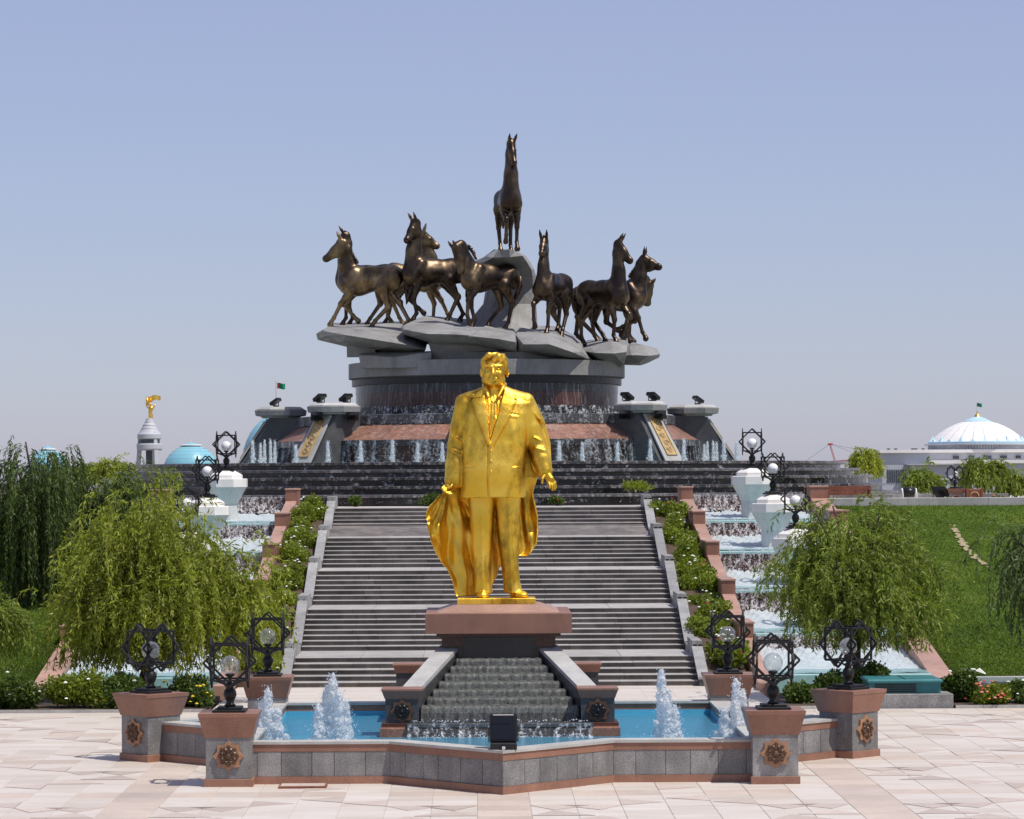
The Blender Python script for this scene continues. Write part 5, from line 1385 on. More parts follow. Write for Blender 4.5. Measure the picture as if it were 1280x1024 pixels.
mb = MB().ball((20, front_y(20, 243)-1.8, 243), 1.5, 10, 6); mb.obj('lapel_badge', M['gold'], GS, True)
# cloak: one folded sheet with thickness, falling behind him and gathered in his right hand
XL = lerp_tab([(0, -47), (8, -48.5), (22, -51), (35, -57), (44, -64), (56, -71), (70, -77), (84, -80), (98, -83.5), (106, -83), (114, -79), (122, -71), (130, -64), (138, -60), (146, -52), (160, -44), (200, -38), (250, -28)])
XR = lerp_tab([(48, 34), (52, 42), (58, 48), (66, 53), (80, 55), (100, 54.5), (118, 51), (130, 49), (150, 56), (175, 63), (200, 62), (225, 55), (240, 46), (252, 30)])
nu, nv = 110, 120
CV = np.zeros((nv+1, nu+1, 3))
for j in range(nv+1):
    for i in range(nu+1):
        u, v = i/nu, j/nv
        # column x position first decides how far down the hem hangs
        zb = 1.5 if u < .50 else 1.5+50*min(1, max(0, (u-.50)/.32))**.9
        z = 254+(zb-254)*v
        xl, xr = float(XL(np.array(z), 0)), float(XR(np.array(max(z, 48)), 0))
        x = xl+(xr-xl)*u
        low = min(1, max(0, (150-z)/40))
        left = max(0, 1-u/.36)
        y = 15+9*low*(1-left) - 16*left*min(1, max(0, (170-z)/40)) + (8*left*min(1, max(0, (90-z)/80)))
        # folds fan out from the hand at (-58, 138)
        ang = math.atan2(x+57, 146-z) if z < 146 else 0
        rad = math.hypot(x+57, z-142)
        amp = min(8.5, rad*.13)*low
        y += amp*(math.sin(ang*11+.6+rad*.012)*.65+.35*math.sin(ang*23+1.7))*(1 if u < .55 else .55)
        y += 1.8*math.sin(x*.45+z*.05)*low*(1-left)
        y += 1.6*math.sin(ang*31+rad*.09)*low*left+1.2*math.sin(z*.16+x*.22)*low
        # soft turned-back edge
        y -= 5*max(0, 1-u/.05)*low; y -= 7*max(0, (u-.93)/.07)*min(1, max(0, (140-z)/40))
        if z > 150: y = 16+8*math.sin((z-150)/104*PI)*.5-(z-200)*.06*(z > 200)
        CV[j, i] = (x, y, z)
th = 1.6
nx_ = np.gradient(CV, axis=1); nz_ = np.gradient(CV, axis=0); N = np.cross(nx_, nz_); N /= np.linalg.norm(N, axis=2, keepdims=True)+1e-9
N = np.where(N[:, :, 1:2] < 0, -N, N)
A_, B_ = CV.reshape(-1, 3), (CV+N*th).reshape(-1, 3); W = nu+1
ii, jj = np.meshgrid(np.arange(nu), np.arange(nv)); q = np.stack([jj*W+ii, jj*W+ii+1, (jj+1)*W+ii+1, (jj+1)*W+ii], -1).reshape(-1, 4)
off = len(A_); F = [q[:, ::-1], q+off]
bd = [j*W for j in range(nv+1)], [j*W+nu for j in range(nv+1)], list(range(W)), [nv*W+i for i in range(W)]
for b in bd:
    b = np.array(b); F.append(np.stack([b[:-1], b[1:], b[1:]+off, b[:-1]+off], 1))
cl = link('cloak', npmesh('cloak', np.concatenate([A_, B_]), np.concatenate(F), M['gold'], True), GS)
MB().box(-45.5, 51.5, -24, 34, -7.2, -.1, .8).obj('ground_plate', M['gold'], GS)
# ------------------------------------------------------------------ trees and bushes
def leaves_mesh(name, P, Dr, ln, wd, m, rg):
    """P: n x 3 leaf bases, Dr: n x 3 directions; each leaf is a pointed quad"""
    n = len(P)
    Dr = Dr/(np.linalg.norm(Dr, axis=1, keepdims=True)+1e-9)
    rv = rg.normal(size=(n, 3)); S = np.cross(Dr, rv); S /= np.linalg.norm(S, axis=1, keepdims=True)+1e-9
    ln = np.asarray(ln)[:, None] if np.ndim(ln) else ln; wd = np.asarray(wd)[:, None] if np.ndim(wd) else wd
    a = P; b = P+Dr*ln*.45+S*wd; c = P+Dr*ln; d = P+Dr*ln*.45-S*wd
    V = np.stack([a, b, c, d], 1).reshape(-1, 3)
    return npmesh(name, V, np.arange(4*n).reshape(-1, 4), m)
def willow(name, label, base, crown_c, crown_r, nst, leaf_m, seed, hang=(.8, 2.4), droop=1.0, lpm=16, ln=.15, wd=.017, lean=None, group=None, clumps=16, trunk_r=.16, floor=None, loose=1.0, ell=(8, 78)):
    rg = np.random.default_rng(seed); rnd_ = random.Random(seed)
    t = thing(name, label, 'tree', base, 0, group)
    b = np.array(base, float); cc = np.array(crown_c, float)-b; cr = np.array(crown_r, float)
    tb = MB(); fork = np.array([cc[0]*.35, cc[1]*.35, max(.6, cc[2]-cr[2]*.75)])
    tb.tube([(0, 0, -.3), tuple(fork*.35+np.array([.06, 0, 0])), tuple(fork*.7+np.array([-.05, 0, 0])), tuple(fork)], [trunk_r*1.25, trunk_r, trunk_r*.85, trunk_r*.75], 9)
    tb.obj('trunk', M['bark'], t, True)
    # boughs: each ends in a clump, strands start along the outer half of a bough
    lb = MB(); starts = []; dirs = []
    for k in range(clumps):
        az = 2*PI*(k*.618+rg.random()*.25); el = R(ell[0]+(ell[1]-ell[0])*rg.random()); rr = .40+.72*rg.random()
        tip = cc+cr*np.array([math.cos(az)*math.cos(el), math.sin(az)*math.cos(el), math.sin(el)])*rr
        mid = fork*.5+tip*.5+np.array([0, 0, cr[2]*.22])
        pts = [fork]; 
        for q in range(1, 7):
            f = q/6; pts.append((1-f)**2*fork+2*f*(1-f)*mid+f*f*tip+rg.normal(0, .03, 3))
        lb.tube([tuple(p) for p in pts], [trunk_r*.5*(1-.8*q/6)+.008 for q in range(7)], 5)
        ns = int(nst/clumps*(.6+.8*rg.random()))
        for _ in range(ns):
            f = .35+.65*rg.random()**.7
            p = (1-f)**2*fork+2*f*(1-f)*mid+f*f*tip
            spread = .16*cr.mean()
            starts.append(p+rg.normal(0, 1, 3)*np.array([spread, spread, spread*.7])); 
            o = np.array([math.cos(az), math.sin(az), 0])*.8+rg.normal(0, .55, 3); o[2] = abs(o[2])*.6+.1; dirs.append(o)
    lb.obj('limbs', M['bark'], t, True)
    P, Dd, tw = [], [], MB()
    for p, o in zip(starts, dirs):
        L_ = rnd_.uniform(*hang); n = max(4, int(L_*lpm)); v = o/np.linalg.norm(o)*.85; q = p.copy(); ds = L_/n
        pl = [q.copy()]
        for i in range(n):
            v = v+np.array([rg.normal(0, .06), rg.normal(0, .06), -droop*ds*2.4]); v /= np.linalg.norm(v)
            q = q+v*ds; pl.append(q.copy())
            if floor is not None and q[2]+b[2] < floor: break
            for _ in range(2):
                P.append(q+rg.normal(0, .018, 3)); dd = v*.75+rg.normal(0, .42*loose, 3); dd[2] -= .35*droop; Dd.append(dd)
        if rg.random() < .25: tw.tube([tuple(x) for x in pl[::max(1, len(pl)//5)]], .006, 3)
    if tw.v: tw.obj('twigs', M['bark'], t)['kind'] = 'stuff'
    P = np.array(P); Dd = np.array(Dd)
    fo = link('crown', leaves_mesh('crown', P, Dd, ln*(.7+.6*rg.random(len(P))), wd*(.7+.6*rg.random(len(P))), leaf_m, rg), t)
    return t
lz = lawn_z
willow('willow_tree', 'bright yellow-green weeping willow in front of the left cascade', (-9.75, 82.6, 0), (-9.25, 82.9, 3.1), (2.65, 2.2, 2.65), 2050, M['willow_bright'], 3, hang=(.35, 2.1), droop=.95, clumps=44, ln=.18, wd=.021, floor=1.0, loose=1.35, ell=(-22, 80))
willow('willow_tree', 'large dark green weeping willow at the left edge, on the lawn behind', (-15.2, 101, 1.9), (-14.7, 101, 4.9), (2.55, 2.4, 2.5), 1300, M['willow_dark'], 4, hang=(1.4, 3.6), droop=1.5, clumps=20, trunk_r=.2, ln=.17, wd=.02, floor=2.0)
willow('willow_tree', 'second dark willow behind, between the large dark one and the bright one', (-12.6, 103.5, 2.5), (-12.4, 103.5, 4.6), (1.9, 1.8, 1.9), 600, M['willow_mid'], 5, hang=(.9, 2.4), clumps=14, floor=2.6)
willow('willow_tree', 'low yellow-green willow cut by the left edge above the lawn', (-14.6, 86, .15), (-14.55, 86, 2.1), (1.25, 1.2, 1.1), 420, M['willow_mid'], 6, hang=(.6, 1.6), clumps=12, floor=.7)
willow('willow_tree', 'mid green weeping willow in front of the right cascade, behind the vent box', (10.15, 83.2, 0), (9.8, 83.2, 3.05), (2.6, 2.1, 2.2), 1500, M['willow_mid'], 7, hang=(.35, 1.7), droop=.95, clumps=34, ln=.18, wd=.020, floor=1.35, loose=1.35, ell=(-20, 80))
willow('willow_tree', 'grey-green willow drooping in from the right edge over the lawn', (16.3, 83, .1), (15.9, 83, 3.6), (2.0, 1.8, 1.7), 560, M['willow_grey'], 8, hang=(.8, 2.3), clumps=18, ln=.18, wd=.022, floor=1.4)
BG = 'small trees on and beyond the upper terrace'
def far_tree(label, px, py0, py1, halfpx, d, leaf_m, seed, zb=5.02, hang=(.3, 1.2)):
    p = at(px, py1, d); top = at(px, py0, d).z; w = halfpx*d/F_PX
    zc = (top+p.z)/2
    willow('young_tree', label, (p.x, d, zb), (p.x, d, zc), (w*.9, w*.8, (top-p.z)*.45), 330, leaf_m, seed, hang=hang, clumps=12, trunk_r=.08, lpm=12, ln=.2, wd=.03, group=BG, floor=p.z)
far_tree('slender bright young tree behind the right end of the black ledges', 1082, 562, 600, 17, 168, M['willow_bright'], 31)
far_tree('rounded green young tree right of the terrace lamp, before the white domed building', 1227, 573, 618, 27, 131, M['willow_mid'], 32)
far_tree('small pale green tree left of the terrace lamp, before the white wall', 1152, 590, 616, 13, 134, M['willow_mid'], 33)
far_tree('smallest green tree at the far right edge of the terrace', 1268, 597, 620, 14, 132, M['willow_mid'], 34)
far_tree('pale green tree just left of the black ledges, beyond the dark willow', 138, 570, 598, 20, 160, M['willow_bright'], 35)
far_tree('green treetop behind the left ends of the black ledges', 112, 575, 600, 20, 165, M['willow_mid'], 36)

def bush(label, x, y, z, rx, ry, rz, leaf_m, seed, flowers=(), group=None, n=None, name='rose_bush', ln=.11):
    rg = np.random.default_rng(seed)
    t = thing(name, label, 'bush', (x, y, z), 0, group)
    n = n or int(2600*(rx*rz)/.36)
    k = max(5, int(9*rx)); cl = rg.normal(0, 1, (k, 3)); cl /= np.linalg.norm(cl, axis=1, keepdims=True); cl *= (.35+.5*rg.random((k, 1)))
    cl[:, 2] = np.abs(cl[:, 2])*.9
    ci = rg.integers(k, size=n); u = rg.normal(0, 1, (n, 3)); u /= np.linalg.norm(u, axis=1, keepdims=True)
    u = cl[ci]+u*(.25+.22*rg.random((n, 1)))
    P = u*np.array([rx, ry, rz])+np.array([0, 0, rz*.25]); P = P[P[:, 2] > .01]
    nn = len(P); Dd = u[:nn]+rg.normal(0, .7, (nn, 3)); Dd[:, 2] += .1
    link('leaves', leaves_mesh('leaves', P, Dd, ln*(.6+.8*rg.random(nn)), ln*.30*(.7+.6*rg.random(nn)), leaf_m, rg), t)
    sb = MB()
    for q in range(9):
        e = cl[q % k]*np.array([rx, ry, rz])+np.array([0, 0, rz*.2]); sb.tube([(rg.normal(0, .06), rg.normal(0, .06), -.1), tuple(e*.5+np.array([0, 0, .05])), tuple(e)], [.014, .01, .005], 4)
    sb.obj('stems', M['bark'], t)
    for col, cnt in flowers:
        for q in range(cnt):
            a = rg.random()*2*PI; e = R(10+75*rg.random()); s = rg.uniform(.03, .055)
            p = np.array([math.cos(a)*math.cos(e)*rx*.95, -abs(math.sin(a))*math.cos(e)*ry*.95, math.sin(e)*rz*1.18+rz*.12])
            fbm = MB()
            for w in range(6):
                aa = w*PI/3; fbm.ball((p[0]+math.cos(aa)*s*.6, p[1]+math.sin(aa)*s*.6, p[2]), s*.55, 6, 4, .7)
            fbm.ball((p[0], p[1], p[2]+s*.25), s*.5, 6, 4)
            fbm.obj('bloom', M['petal_'+col], t, True)
    return t
SBG = 'rose bushes along the staircase'; rj = random.Random(4)
for s, sd in ((-1, 'left'), (1, 'right')):
    rows = [(90.4, .55, .82, .72, 'first from the bottom'), (92.8, .85, .70, .66, 'second from the bottom'), (95.2, 1.15, .80, .78, 'third from the bottom'), (97.6, 1.5, .74, .80, 'fourth from the bottom'),
            (100.0, 1.9, .80, .72, 'fifth from the bottom'), (102.6, 2.35, .74, .85, 'sixth from the bottom'), (105.2, 2.75, .80, .80, 'fifth from the top'), (108.0, 3.15, .74, .85, 'fourth from the top'), (110.8, 3.6, .78, .80, 'third from the top'), (113.4, 4.05, .74, .85, 'second from the top'), (116.2, 4.5, .80, 1.0, 'topmost')]
    for i, (y, z, rx, rz, w) in enumerate(rows):
        x = s*(7.05+(.12 if i % 2 else -.1))
        fx_ = (('white', 9),) if (s < 0 or i in (1, 2, 4, 6, 7, 9)) else (('white', 3), ('red', 2))
        bush('rose bush with %s blooms along the %s stair edge, %s' % ('white' if len(fx_) == 1 else 'white and red', sd, w), x, y, z-.25, rx*rj.uniform(.9, 1.1), 1.3, rz*rj.uniform(.8, 1.12), M['bush'], 100+i+(50 if s > 0 else 0), fx_, SBG)
bush('thin shrub at the left end of the stair head below the black ledges', at(443, 620, 121).x, 121.9, 5.02, .32, .3, .42, M['bush_dark'], 201, (), n=500)
bush('grey-green shrub at the stair head just left of the golden statue', at(538, 620, 121).x, 121.9, 5.02, .62, .4, .48, M['bush_dark'], 202, (), n=1100)
bush('small red rose plant at the stair head just right of the golden statue', at(697, 620, 121).x, 121.9, 5.02, .35, .3, .3, M['bush_dark'], 203, (('red', 3),), n=300)
bush('trailing shrub on the black ledges above the right end of the stair head', at(790, 597, 124).x, 122.3, 5.6, .75, .3, .35, M['bush'], 204, (), n=500)
FB = 'roses in the flower beds by the basin'
beds = [(-14.35, 80.6, .75, .62, 'bush', (('white', 14),), 'white rose bush at the left end of the left flower bed'),
        (-12.9, 80.5, .95, .78, 'bush_dark', (('white', 8),), 'dense dark rose bush with scattered white blooms, left part of the left flower bed'),
        (-11.3, 80.4, 1.0, .80, 'bush', (('white', 3),), 'broad dense green bush in the middle of the left flower bed'),
        (-9.8, 80.6, .95, .80, 'bush_dark', (('white', 4),), 'dense bush directly left of the diagonal lamp pedestal'),
        (-8.45, 81.2, .75, .72, 'bush_dark', (('yellow', 10), ('white', 2)), 'bush with yellow roses between the two left lamps'),
        (-7.95, 80.5, .35, .5, 'bush_dark', (('yellow', 8),), 'low yellow rose plant at the right end of the left flower bed'),
        (8.3, 81.0, .62, .62, 'bush_dark', (('yellow', 2),), 'dark bush with a single yellow bloom between the right lamps'),
        (9.1, 81.6, .6, .68, 'bush_dark', (), 'dark leafy bush behind the pink flowers, right bed'),
        (9.05, 80.1, .30, .34, 'bush_dark', (('pinkf', 16),), 'low pink flowering plant beside the right diagonal pedestal'),
        (10.6, 82.4, .8, .75, 'bush_dark', (), 'leafy bush behind the teal vent box'),
        (12.55, 81.0, .75, .75, 'bush_dark', (('white', 2),), 'dark bush just right of the teal vent box'),
        (13.1, 80.1, .62, .5, 'bush', (('orange', 12), ('pinkf', 4), ('red', 4)), 'low bush of orange and red roses right of the teal vent box'),
        (14.1, 80.6, .6, .55, 'bush_dark', (('white', 5),), 'white-flowered bush at the right end of the right flower bed')]
for i, (x, y, rx, rz, m, fl_, lab) in enumerate(beds):
    bush(lab, x, y, .03, rx, .7, rz, M[m], 300+i, fl_, FB)
for i, (px, py, d) in enumerate(((42, 845, 81), (62, 860, 81.5), (28, 850, 82))):
    pass
# fallen white scrap on the lawn by the parapet
scr_ = MB(); scr_.extr([(0, 0, 0), (.3, .03, .05), (.5, 0, .14), (.22, .02, .16)], (.02, .12, .02)).extr([(.5, 0, .1), (.8, .05, .0), (.62, .05, .16)], (.02, .08, .02))
so = scr_.obj('plastic_scrap', M['white_marble'], None, False, at(1197, 838, 88.2)); so.location.z = lawn_z(so.location.x, 88.2)+.06
tag(so, 'crumpled white scrap lying on the grass by the end of the right parapet', 'scrap')

# ------------------------------------------------------------------ things on the right terrace
def terr(px, d): return (at(px, 600, d).x, d, 5.02)
TD = 121.5
be = thing('park_bench', 'long reddish wooden bench on the right terrace before the black ledges', 'bench', terr(1061, TD))
for k in range(3): MB().box(-.92, .92, -.22+k*.15, -.10+k*.15, .38, .42).obj('seat_slat', M['wood'], be)
for k in range(4): MB().box(-.92, .92, .26, .30, .42+k*.085, .495+k*.085).obj('back_slat', M['wood'], be)
for x in (-.86, .86): MB().box(x-.05, x+.05, -.25, .32, 0, .379).box(x-.045, x+.045, .301, .36, 0, .76).box(x-.05, x+.05, -.25, .26, .55, .60).obj('leg', M['wood'], be)
for x in (-.3, .3): MB().box(x-.04, x+.04, .301, .34, .38, .76).obj('back_post', M['wood'], be)
kb = thing('kerb_wall', 'low grey kerb wall along the right terrace behind the bench', 'wall', terr(1060, 123.2))
for k in range(9):
    if k in (4,): continue
    MB().box(-3+k*2.4, -3+(k+1)*2.4-.01, 0, .3, 0, .40, .01).obj('kerb_stone', M['grey'], kb)
rl = thing('hose_reel', 'black drum between two white curved steel hoops on the right terrace', 'reel', terr(1136, 121.4))
MB().tube([(-.22, 0, .48), (.22, 0, .48)], .20, 16).obj('drum', M['black_plastic'], rl, True)
for x in (-.28, .28):
    MB().tube([(x, -.28, 0), (x, -.24, .4), (x, -.1, .62), (x, .1, .62), (x, .24, .4), (x, .28, 0)], .03, 6).obj('hoop', M['white_marble'], rl, True)
MB().tube([(-.28, 0, .48), (.28, 0, .48)], .03, 6).obj('axle', M['steel'], rl)
tp = dup(ped0, terr(1194, 122.0), 0, 'granite lamp pedestal on the right terrace beside the wooden seat'); tp.scale = (.66, .66, .42)
del tp['group']
tl_ = make_lamp('black star lamp with white globe on the terrace pedestal at right', M['white_globe'], None) if False else dup(lampw, (tp.location.x, 122.0, 5.02+.62), R(30), 'black star lamp with white globe on the terrace pedestal at right'); del tl_['group']; tl_.scale = (.62,)*3
flood_ = dup(fl0, (terr(1175, 121.8)[0], 121.8, 5.25), R(150), 'black floodlight tilted on the terrace kerb left of the pedestal'); del flood_['group']; flood_.scale = (1.1,)*3
ws = thing('wooden_seat', 'reddish wooden planter seat with round ornament beside the terrace lamp', 'seat', terr(1217, 121.6))
MB().box(-.32, .32, -.25, .25, .02, .60, .02).obj('seat_box', M['wood'], ws)
MB().lathe([(.20, 0), (.20, .02), (.12, .03), (.1, .02), (.02, .02)], seg=18).mesh('x', M['wood'])
rng_ = MB(); rng_.tube([(.17*math.cos(a*PI/8), -.265, .31+.17*math.sin(a*PI/8)) for a in range(17)], .025, 5); rng_.obj('ring_ornament', M['ornament'], ws)
for x in (-.3, .3): MB().box(x-.04, x+.04, -.29, -.25, 0, .64).obj('corner_post', M['wood'], ws)
bush('small plant in front of the terrace pedestal', terr(1192, 121.2)[0], 121.2, 5.03, .22, .2, .2, M['bush_dark'], 401, (('orange', 2),), n=160)
bush('orange-flowered plant at the right end of the terrace', terr(1245, 121.3)[0], 121.3, 5.03, .5, .3, .25, M['bush_dark'], 402, (('orange', 6),), n=400)
bush('low plant at the foot of the terrace bench', terr(1046, 121.0)[0], 120.9, 5.03, .3, .2, .2, M['bush'], 403, (('orange', 2),), n=220)

# ------------------------------------------------------------------ far buildings
def px(px_, d): return at(px_, 598, d).x
def pz(py, d): return CZ0-(py-598)*d/F_PX
DD = 900.0; u9 = DD/F_PX
bx = px(1222, DD)
pb = thing('domed_building', 'large white building with a broad pale dome, columns and a flag on its lantern', 'building', (bx, DD, -.3))
PB = child_of(pb)
Zd = lambda py: pz(py, DD)
def dome_prof(rad, z0, z1, n=14, p=1.0):
    return [(rad*math.cos(PI/2*i/n), z0+(z1-z0)*math.sin(PI/2*i/n)**p) for i in range(n+1)]
rd = 60*u9
# flattened cone-dome built in ribbed segments
prof = [(60, 556), (55, 551), (49, 546), (42, 541), (34, 536.5), (26, 533), (17, 530.5)]
for k in range(24):
    a0, a1 = k*2*PI/24+.004, (k+1)*2*PI/24-.004
    PB(MB().lathe([(r*u9, Zd(y)) for r, y in prof], bx, DD, 3, a0, a1), 'dome_panel', M['far_roof'])
PB(MB().lathe([(59.3*u9, Zd(556)), (16*u9, Zd(531))], bx, DD, 48), 'dome_core', M['far_white'])
zig = MB()
for k in range(24):
    a = k*2*PI/24; w = .06 if k % 2 else .05; tp_ = (55, 550.0) if k % 2 == 0 else (57.5, 553)
    V = [((60.6*u9)*math.cos(a-w), (60.6*u9)*math.sin(a-w), Zd(556)), ((60.6*u9)*math.cos(a+w), (60.6*u9)*math.sin(a+w), Zd(556)), ((tp_[0]+1.2)*u9*math.cos(a), (tp_[0]+1.2)*u9*math.sin(a), Zd(tp_[1]-.8))]
    V = [(v[0]+bx, v[1]+DD, v[2]) for v in V]; c = [(bx+(v[0]-bx)*.97, DD+(v[1]-DD)*.97, v[2]) for v in V]
    zig.add(V+c, [(0, 1, 2), (0, 2, 5, 3), (1, 4, 5, 2), (0, 3, 4, 1), (3, 5, 4)])
PB(zig, 'blue_edge_ornament', M['far_blue_trim'])
PB(MB().lathe([(60.8*u9, Zd(558.5)), (61*u9, Zd(556)), (59*u9, Zd(555.2))], bx, DD, 64), 'dome_rim', M['far_blue_trim'])
PB(MB().lathe([(17*u9, Zd(531.5)), (17*u9, Zd(529.8)), (10*u9, Zd(526.5)), (5*u9, Zd(524.5))], bx, DD, 32), 'lantern_cap', M['far_blue_trim'])
PB(MB().lathe([(4.5*u9, Zd(524.6)), (3.2*u9, Zd(522.5)), (1.2*u9, Zd(520.5)), (.3*u9, Zd(517))], bx, DD, 16), 'gilded_finial', M['gold_far'])
PB(MB().lathe([(66*u9, Zd(560)), (66*u9, Zd(558.3)), (60*u9, Zd(558))], bx, DD, 64), 'drum_cornice', M['far_white'])
PB(MB().lathe([(58.5*u9, Zd(566)), (58.5*u9, Zd(560))], bx, DD, 64), 'drum_glazing', M['far_glass'])
for k in range(56):
    a = PI+PI*k/55
    PB(MB().box(bx+60.5*u9*math.cos(a)-.35, bx+60.5*u9*math.cos(a)+.35, DD+60.5*u9*math.sin(a)-.3, DD+60.5*u9*math.sin(a)+.3, Zd(566), Zd(560)), 'column', M['far_white'])
X = lambda p: px(p, DD)
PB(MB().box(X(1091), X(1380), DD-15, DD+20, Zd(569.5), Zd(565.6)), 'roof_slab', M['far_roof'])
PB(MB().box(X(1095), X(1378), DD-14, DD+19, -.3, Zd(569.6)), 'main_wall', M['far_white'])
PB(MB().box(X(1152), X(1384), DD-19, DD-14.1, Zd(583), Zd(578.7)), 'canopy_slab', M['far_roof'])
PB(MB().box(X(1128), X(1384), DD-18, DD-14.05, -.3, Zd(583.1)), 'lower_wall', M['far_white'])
PB(MB().box(X(1122), X(1180), DD-19.5, DD-14.02, Zd(584.5), Zd(583.2)), 'canopy_slab', M['far_white'])
for p0, p1, y0, y1 in ((1181, 1190, 578, 573), (1200, 1209, 578.5, 573), (1218, 1230, 578.5, 573), (1239, 1249, 577.5, 572.8), (1258, 1266, 577.5, 572.8), (1273, 1279, 577.5, 572.5)):
    f_ = PB(MB().box(X(p0), X(p1), DD-14.3, DD-14.0, Zd(y0), Zd(y1)), 'window', M['far_white'])
    mb = MB().box(X(p0+.8), X(p1-.8), DD-14.4, DD-14.31, Zd(y0-.6), Zd(y1+.6)); mb.v = [(v[0]-bx, v[1]-DD, v[2]+.3) for v in mb.v]; mb.obj('pane', M['far_glass'], f_)
for k in range(9):
    p0 = 1101+k*2.7; PB(MB().box(X(p0), X(p0+1.5), DD-14.2, DD-13.9, Zd(606), Zd(590)), 'window', M['far_glass'])
for k in range(14):
    p0 = 1148+k*9.5; PB(MB().box(X(p0), X(p0+5), DD-18.2, DD-17.9, Zd(610), Zd(604)), 'window', M['far_glass'])
PB(MB().box(X(1128), X(1384), DD-18.4, DD-18.05, Zd(602.5), Zd(601)), 'string_course', M['far_roof'])
for p0 in (1105, 1114, 1135, 1139, 1148): PB(MB().box(X(p0), X(p0+3), DD-8, DD-6, Zd(565.5), Zd(563.6)), 'roof_unit', M['far_glass'])
def flag(label, x, d, zb, zt, fw, fh, rpole, sgn=1):
    t = thing('flag', label, 'flag', (x, d, zb))
    MB().tube([(0, 0, 0), (0, 0, zt-zb)], rpole, 8).obj('pole', M['steel'], t)
    H_ = zt-zb
    def f(u, v): return (sgn*(rpole+fw*u), .12*fw*math.sin(u*6+v), H_-fh*(1-v)-.02*H_-.18*fh*u*u+.05*fh*math.sin(u*7))
    a = MB().grid(lambda u, v: f(.22+.78*u, v), 12, 5).obj('cloth', M['flag_green'], t, True)
    MB().grid(lambda u, v: f(.22*u, v), 4, 5).obj('red_stripe', M['flag_red'], t, True)
    return t
flag('small green flag with red stripe flying above the pale dome at right', bx-.2, DD, Zd(517), Zd(507), 6.6*u9, 4.6*u9, .08)
flag('green flag on a tall thin pole behind the left end of the drum', px(346, 420), 420, pz(600, 420), pz(475, 420), 1.15, .8, .09)
# monument tower at far left
D2 = 1500.0; u2 = D2/F_PX; tx = px(187, D2); Z2 = lambda y: pz(y, D2)
tw = thing('arch_tower', 'white tripod arch tower topped by a golden winged figure at far left', 'tower', (tx, D2, -.3))
TW = child_of(tw)
for k, a in enumerate((PI*1.02, -PI*.28, PI*.42)):
    c0, s0_ = math.cos(a), math.sin(a)
    P = []
    for r, w, y in ((17.6, 3.2, 586+30), (16.3, 3.0, 575), (14.8, 2.6, 555), (13.2, 2.2, 538)):
        P.append((r, w, Z2(y)))
    mb = MB()
    V = []
    for r, w, z in P:
        for dr_, dw in ((0, -1), (0, 1), (-5.5, 1), (-5.5, -1)):
            rr = (r+dr_)*u2; V.append((tx+rr*c0-dw*w*u2*s0_, D2+rr*s0_+dw*w*u2*c0, z))
    mb.add(V, [(i*4+k_, i*4+(k_+1) % 4, (i+1)*4+(k_+1) % 4, (i+1)*4+k_) for i in range(3) for k_ in range(4)]+[(3, 2, 1, 0), (12, 13, 14, 15)])
    TW(mb, 'leg', M['far_white'])
TW(MB().box(tx-4.2*u2, tx+5*u2, D2-3*u2, D2+3*u2, -.3, Z2(561)), 'lift_shaft', M['far_glass'])
TW(MB().lathe([(15*u2, Z2(561)), (16*u2, Z2(559)), (16*u2, Z2(553.5)), (15*u2, Z2(552.5))], tx, D2, 32, cap=True), 'lower_ring', M['far_white'])
TW(MB().lathe([(13*u2, Z2(553)), (13*u2, Z2(547))], tx, D2, 32), 'gallery_glazing', M['far_glass'])
TW(MB().lathe([(14.4*u2, Z2(547)), (15*u2, Z2(546)), (15*u2, Z2(541)), (13*u2, Z2(538.5))], tx, D2, 32, cap=True), 'upper_ring', M['far_white'])
TW(MB().lathe([(13*u2, Z2(539)), (10*u2, Z2(534)), (7.6*u2, Z2(529)), (5.0*u2, Z2(525)), (3.8*u2, Z2(521))], tx, D2, 24, cap=True), 'cone_roof', M['far_white'])
for y, r in ((534, 10.4), (529.5, 8.3), (525.5, 5.9)):
    TW(MB().lathe([(r*u2, Z2(y)), (r*u2, Z2(y-.8))], tx, D2, 24, cap=True), 'roof_band', M['far_roof'])
gf = MB()
gx = tx+1.5*u2
q = lambda x, y, dy=0: (gx+x*u2, D2+dy*u2, Z2(y))
gf.tube([q(0, 521.5), q(.5, 517), q(-.5, 513), q(1.2, 508.5), q(.2, 505)], [2.4*u2, 2.9*u2, 2.2*u2, 3.4*u2, 2.0*u2], 10)
gf.tube([q(-2, 508.5), q(-4.8, 505.5), q(-5.6, 502)], [.9*u2, .8*u2, .5*u2], 6).tube([q(2, 508.5), q(5, 506), q(6, 503)], [.9*u2, .8*u2, .5*u2], 6)
gf.ball(q(.2, 503.5), 1.5*u2, 10, 8)
TW(gf, 'golden_figure', M['gold_far'], True)
gc = MB().tube([q(-2.5, 505), q(-4.0, 500), q(-4.2, 495)], [1.0*u2, 2.0*u2, 1.4*u2], 8)
gc.grid(lambda u, v: (gx+(-4.5+17*u)*u2, D2+(1.2*math.sin(u*9)+.8)*u2, Z2(493.2-1.2*u+(8-2.8*u)*(v)+.9*math.sin(u*8))), 16, 6)
gc.grid(lambda u, v: (gx+(-4.5+17*u)*u2, D2+(1.2*math.sin(u*9)+1.6)*u2, Z2(493.2-1.2*u+(8-2.8*u)*(v)+.9*math.sin(u*8))), 16, 6)
TW(gc, 'golden_cape', M['gold_far'], True)
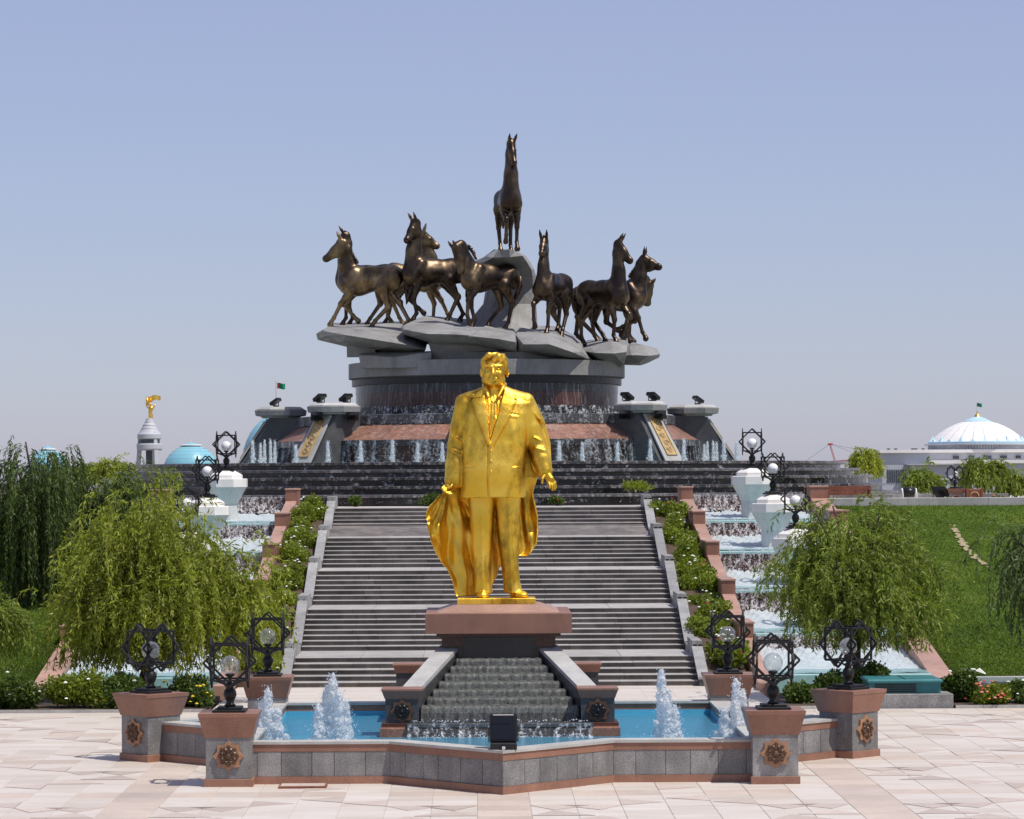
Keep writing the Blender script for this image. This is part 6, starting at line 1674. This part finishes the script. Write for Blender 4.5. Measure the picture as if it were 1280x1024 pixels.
# blue domes
def blue_dome(label, pxc, ytop, ybase, half, d, band=True):
    x = px(pxc, d); u = d/F_PX; Zf = lambda y: pz(y, d)
    t = thing('blue_dome', label, 'dome', (x, d, 0), group='pale blue domes far behind')
    c = child_of(t)
    h_ = ybase-ytop
    n = 16; A = [PI/2*.86*i/n for i in range(n+1)]
    c(MB().lathe([(half*u*math.cos(a), Zf(ybase-h_*math.sin(a)/math.sin(A[-1])*.93)) for a in A], x, d, 48, cap=True), 'dome_shell', M['far_blue'], True)
    r1 = half*u*math.cos(A[-1]); 
    r2 = half*u*math.cos(A[-3])
    c(MB().lathe([(r2*1.04, Zf(ybase-h_*.91)), (r2*1.06, Zf(ybase-h_*.945)), (r2*.9, Zf(ybase-h_*.96))], x, d, 40), 'gilt_band', M['far_roof'])
    c(MB().lathe([(r2*.88, Zf(ybase-h_*.955)), (r1*.7, Zf(ytop-.2)), (r1*.2, Zf(ytop-1.2))], x, d, 32, cap=True), 'crown_cap', M['far_blue'])
    c(MB().tube([(x, d, Zf(ytop-1)), (x, d, Zf(ytop-9))], [.35*u, .08*u], 6), 'spire', M['far_roof'])
    c(MB().lathe([(half*u*1.06, -.3), (half*u*1.06, Zf(ybase+2)), (half*u*1.02, Zf(ybase-.2))], x, d, 48, cap=True), 'base_wall', M['far_white'])
    st = MB()
    for j in range(2, 9):
        for k in range(26):
            a = PI+PI*(k+.5*(j % 2))/26; b_ = A[j*2-2] if j*2-2 <= n else A[-1]
            r = half*u*math.cos(b_)*1.004; z = Zf(ybase-h_*math.sin(b_)/math.sin(A[-1])*.93)
            st.ball((x+r*math.cos(a), d+r*math.sin(a), z), .45*u, 5, 3)
    c(st, 'gilt_stars', M['gold_far'])
    return t
blue_dome('pale blue dome between the white arch tower and the left lamps', 239, 552.5, 588, 35, 800)
blue_dome('largest blue dome, half hidden behind the left end of the drum', 352, 512, 582, 50, 760)
blue_dome('smallest blue dome with white band rising behind the dark willow at far left', 60, 556.5, 592, 27, 950)
# red crane
D3 = 700.0
cr = thing('tower_crane', 'red construction crane jib with stay cables beyond the right terrace', 'crane', (px(1047, D3), D3, -.3))
k3 = D3/F_PX
jb = MB(); a = (px(1047, D3), D3, pz(590, D3)); b = (px(1037.5, D3), D3, pz(557.5, D3))
for o in (-.18, .18):
    jb.bar((a[0]+o, a[1], a[2]), (b[0]+o*.7, b[1], b[2]), .11)
n = 12
for i in range(n):
    f0, f1 = i/n, (i+1)/n; s_ = .18 if i % 2 else -.18
    jb.bar((a[0]+(b[0]-a[0])*f0+s_, D3, a[2]+(b[2]-a[2])*f0), (a[0]+(b[0]-a[0])*f1-s_, D3, a[2]+(b[2]-a[2])*f1), .07)
bl(jb, 'jib', M['far_red'], cr)
bl(MB().box(px(1035, D3), px(1041, D3), D3-.3, D3+.3, pz(558.8, D3), pz(556.6, D3)), 'jib_head', M['far_red'], cr)
cb = MB(); cb.bar(b, (px(1008, D3), D3, pz(578, D3)), .05); cb.bar(b, (px(1075, D3), D3, pz(565, D3)), .05); cb.bar(b, (px(1080, D3), D3, pz(573, D3)), .05)
bl(cb, 'stay_cables', M['iron'], cr)
bl(MB().box(px(1044, D3), px(1051, D3), D3-1, D3+1, -.3, pz(589, D3)), 'cab', M['far_red'], cr)
bl(MB().bar((px(1040, D3), D3, pz(579, D3)), (px(1075, D3), D3, pz(577, D3)), .22), 'boom_section', M['far_red'], cr)
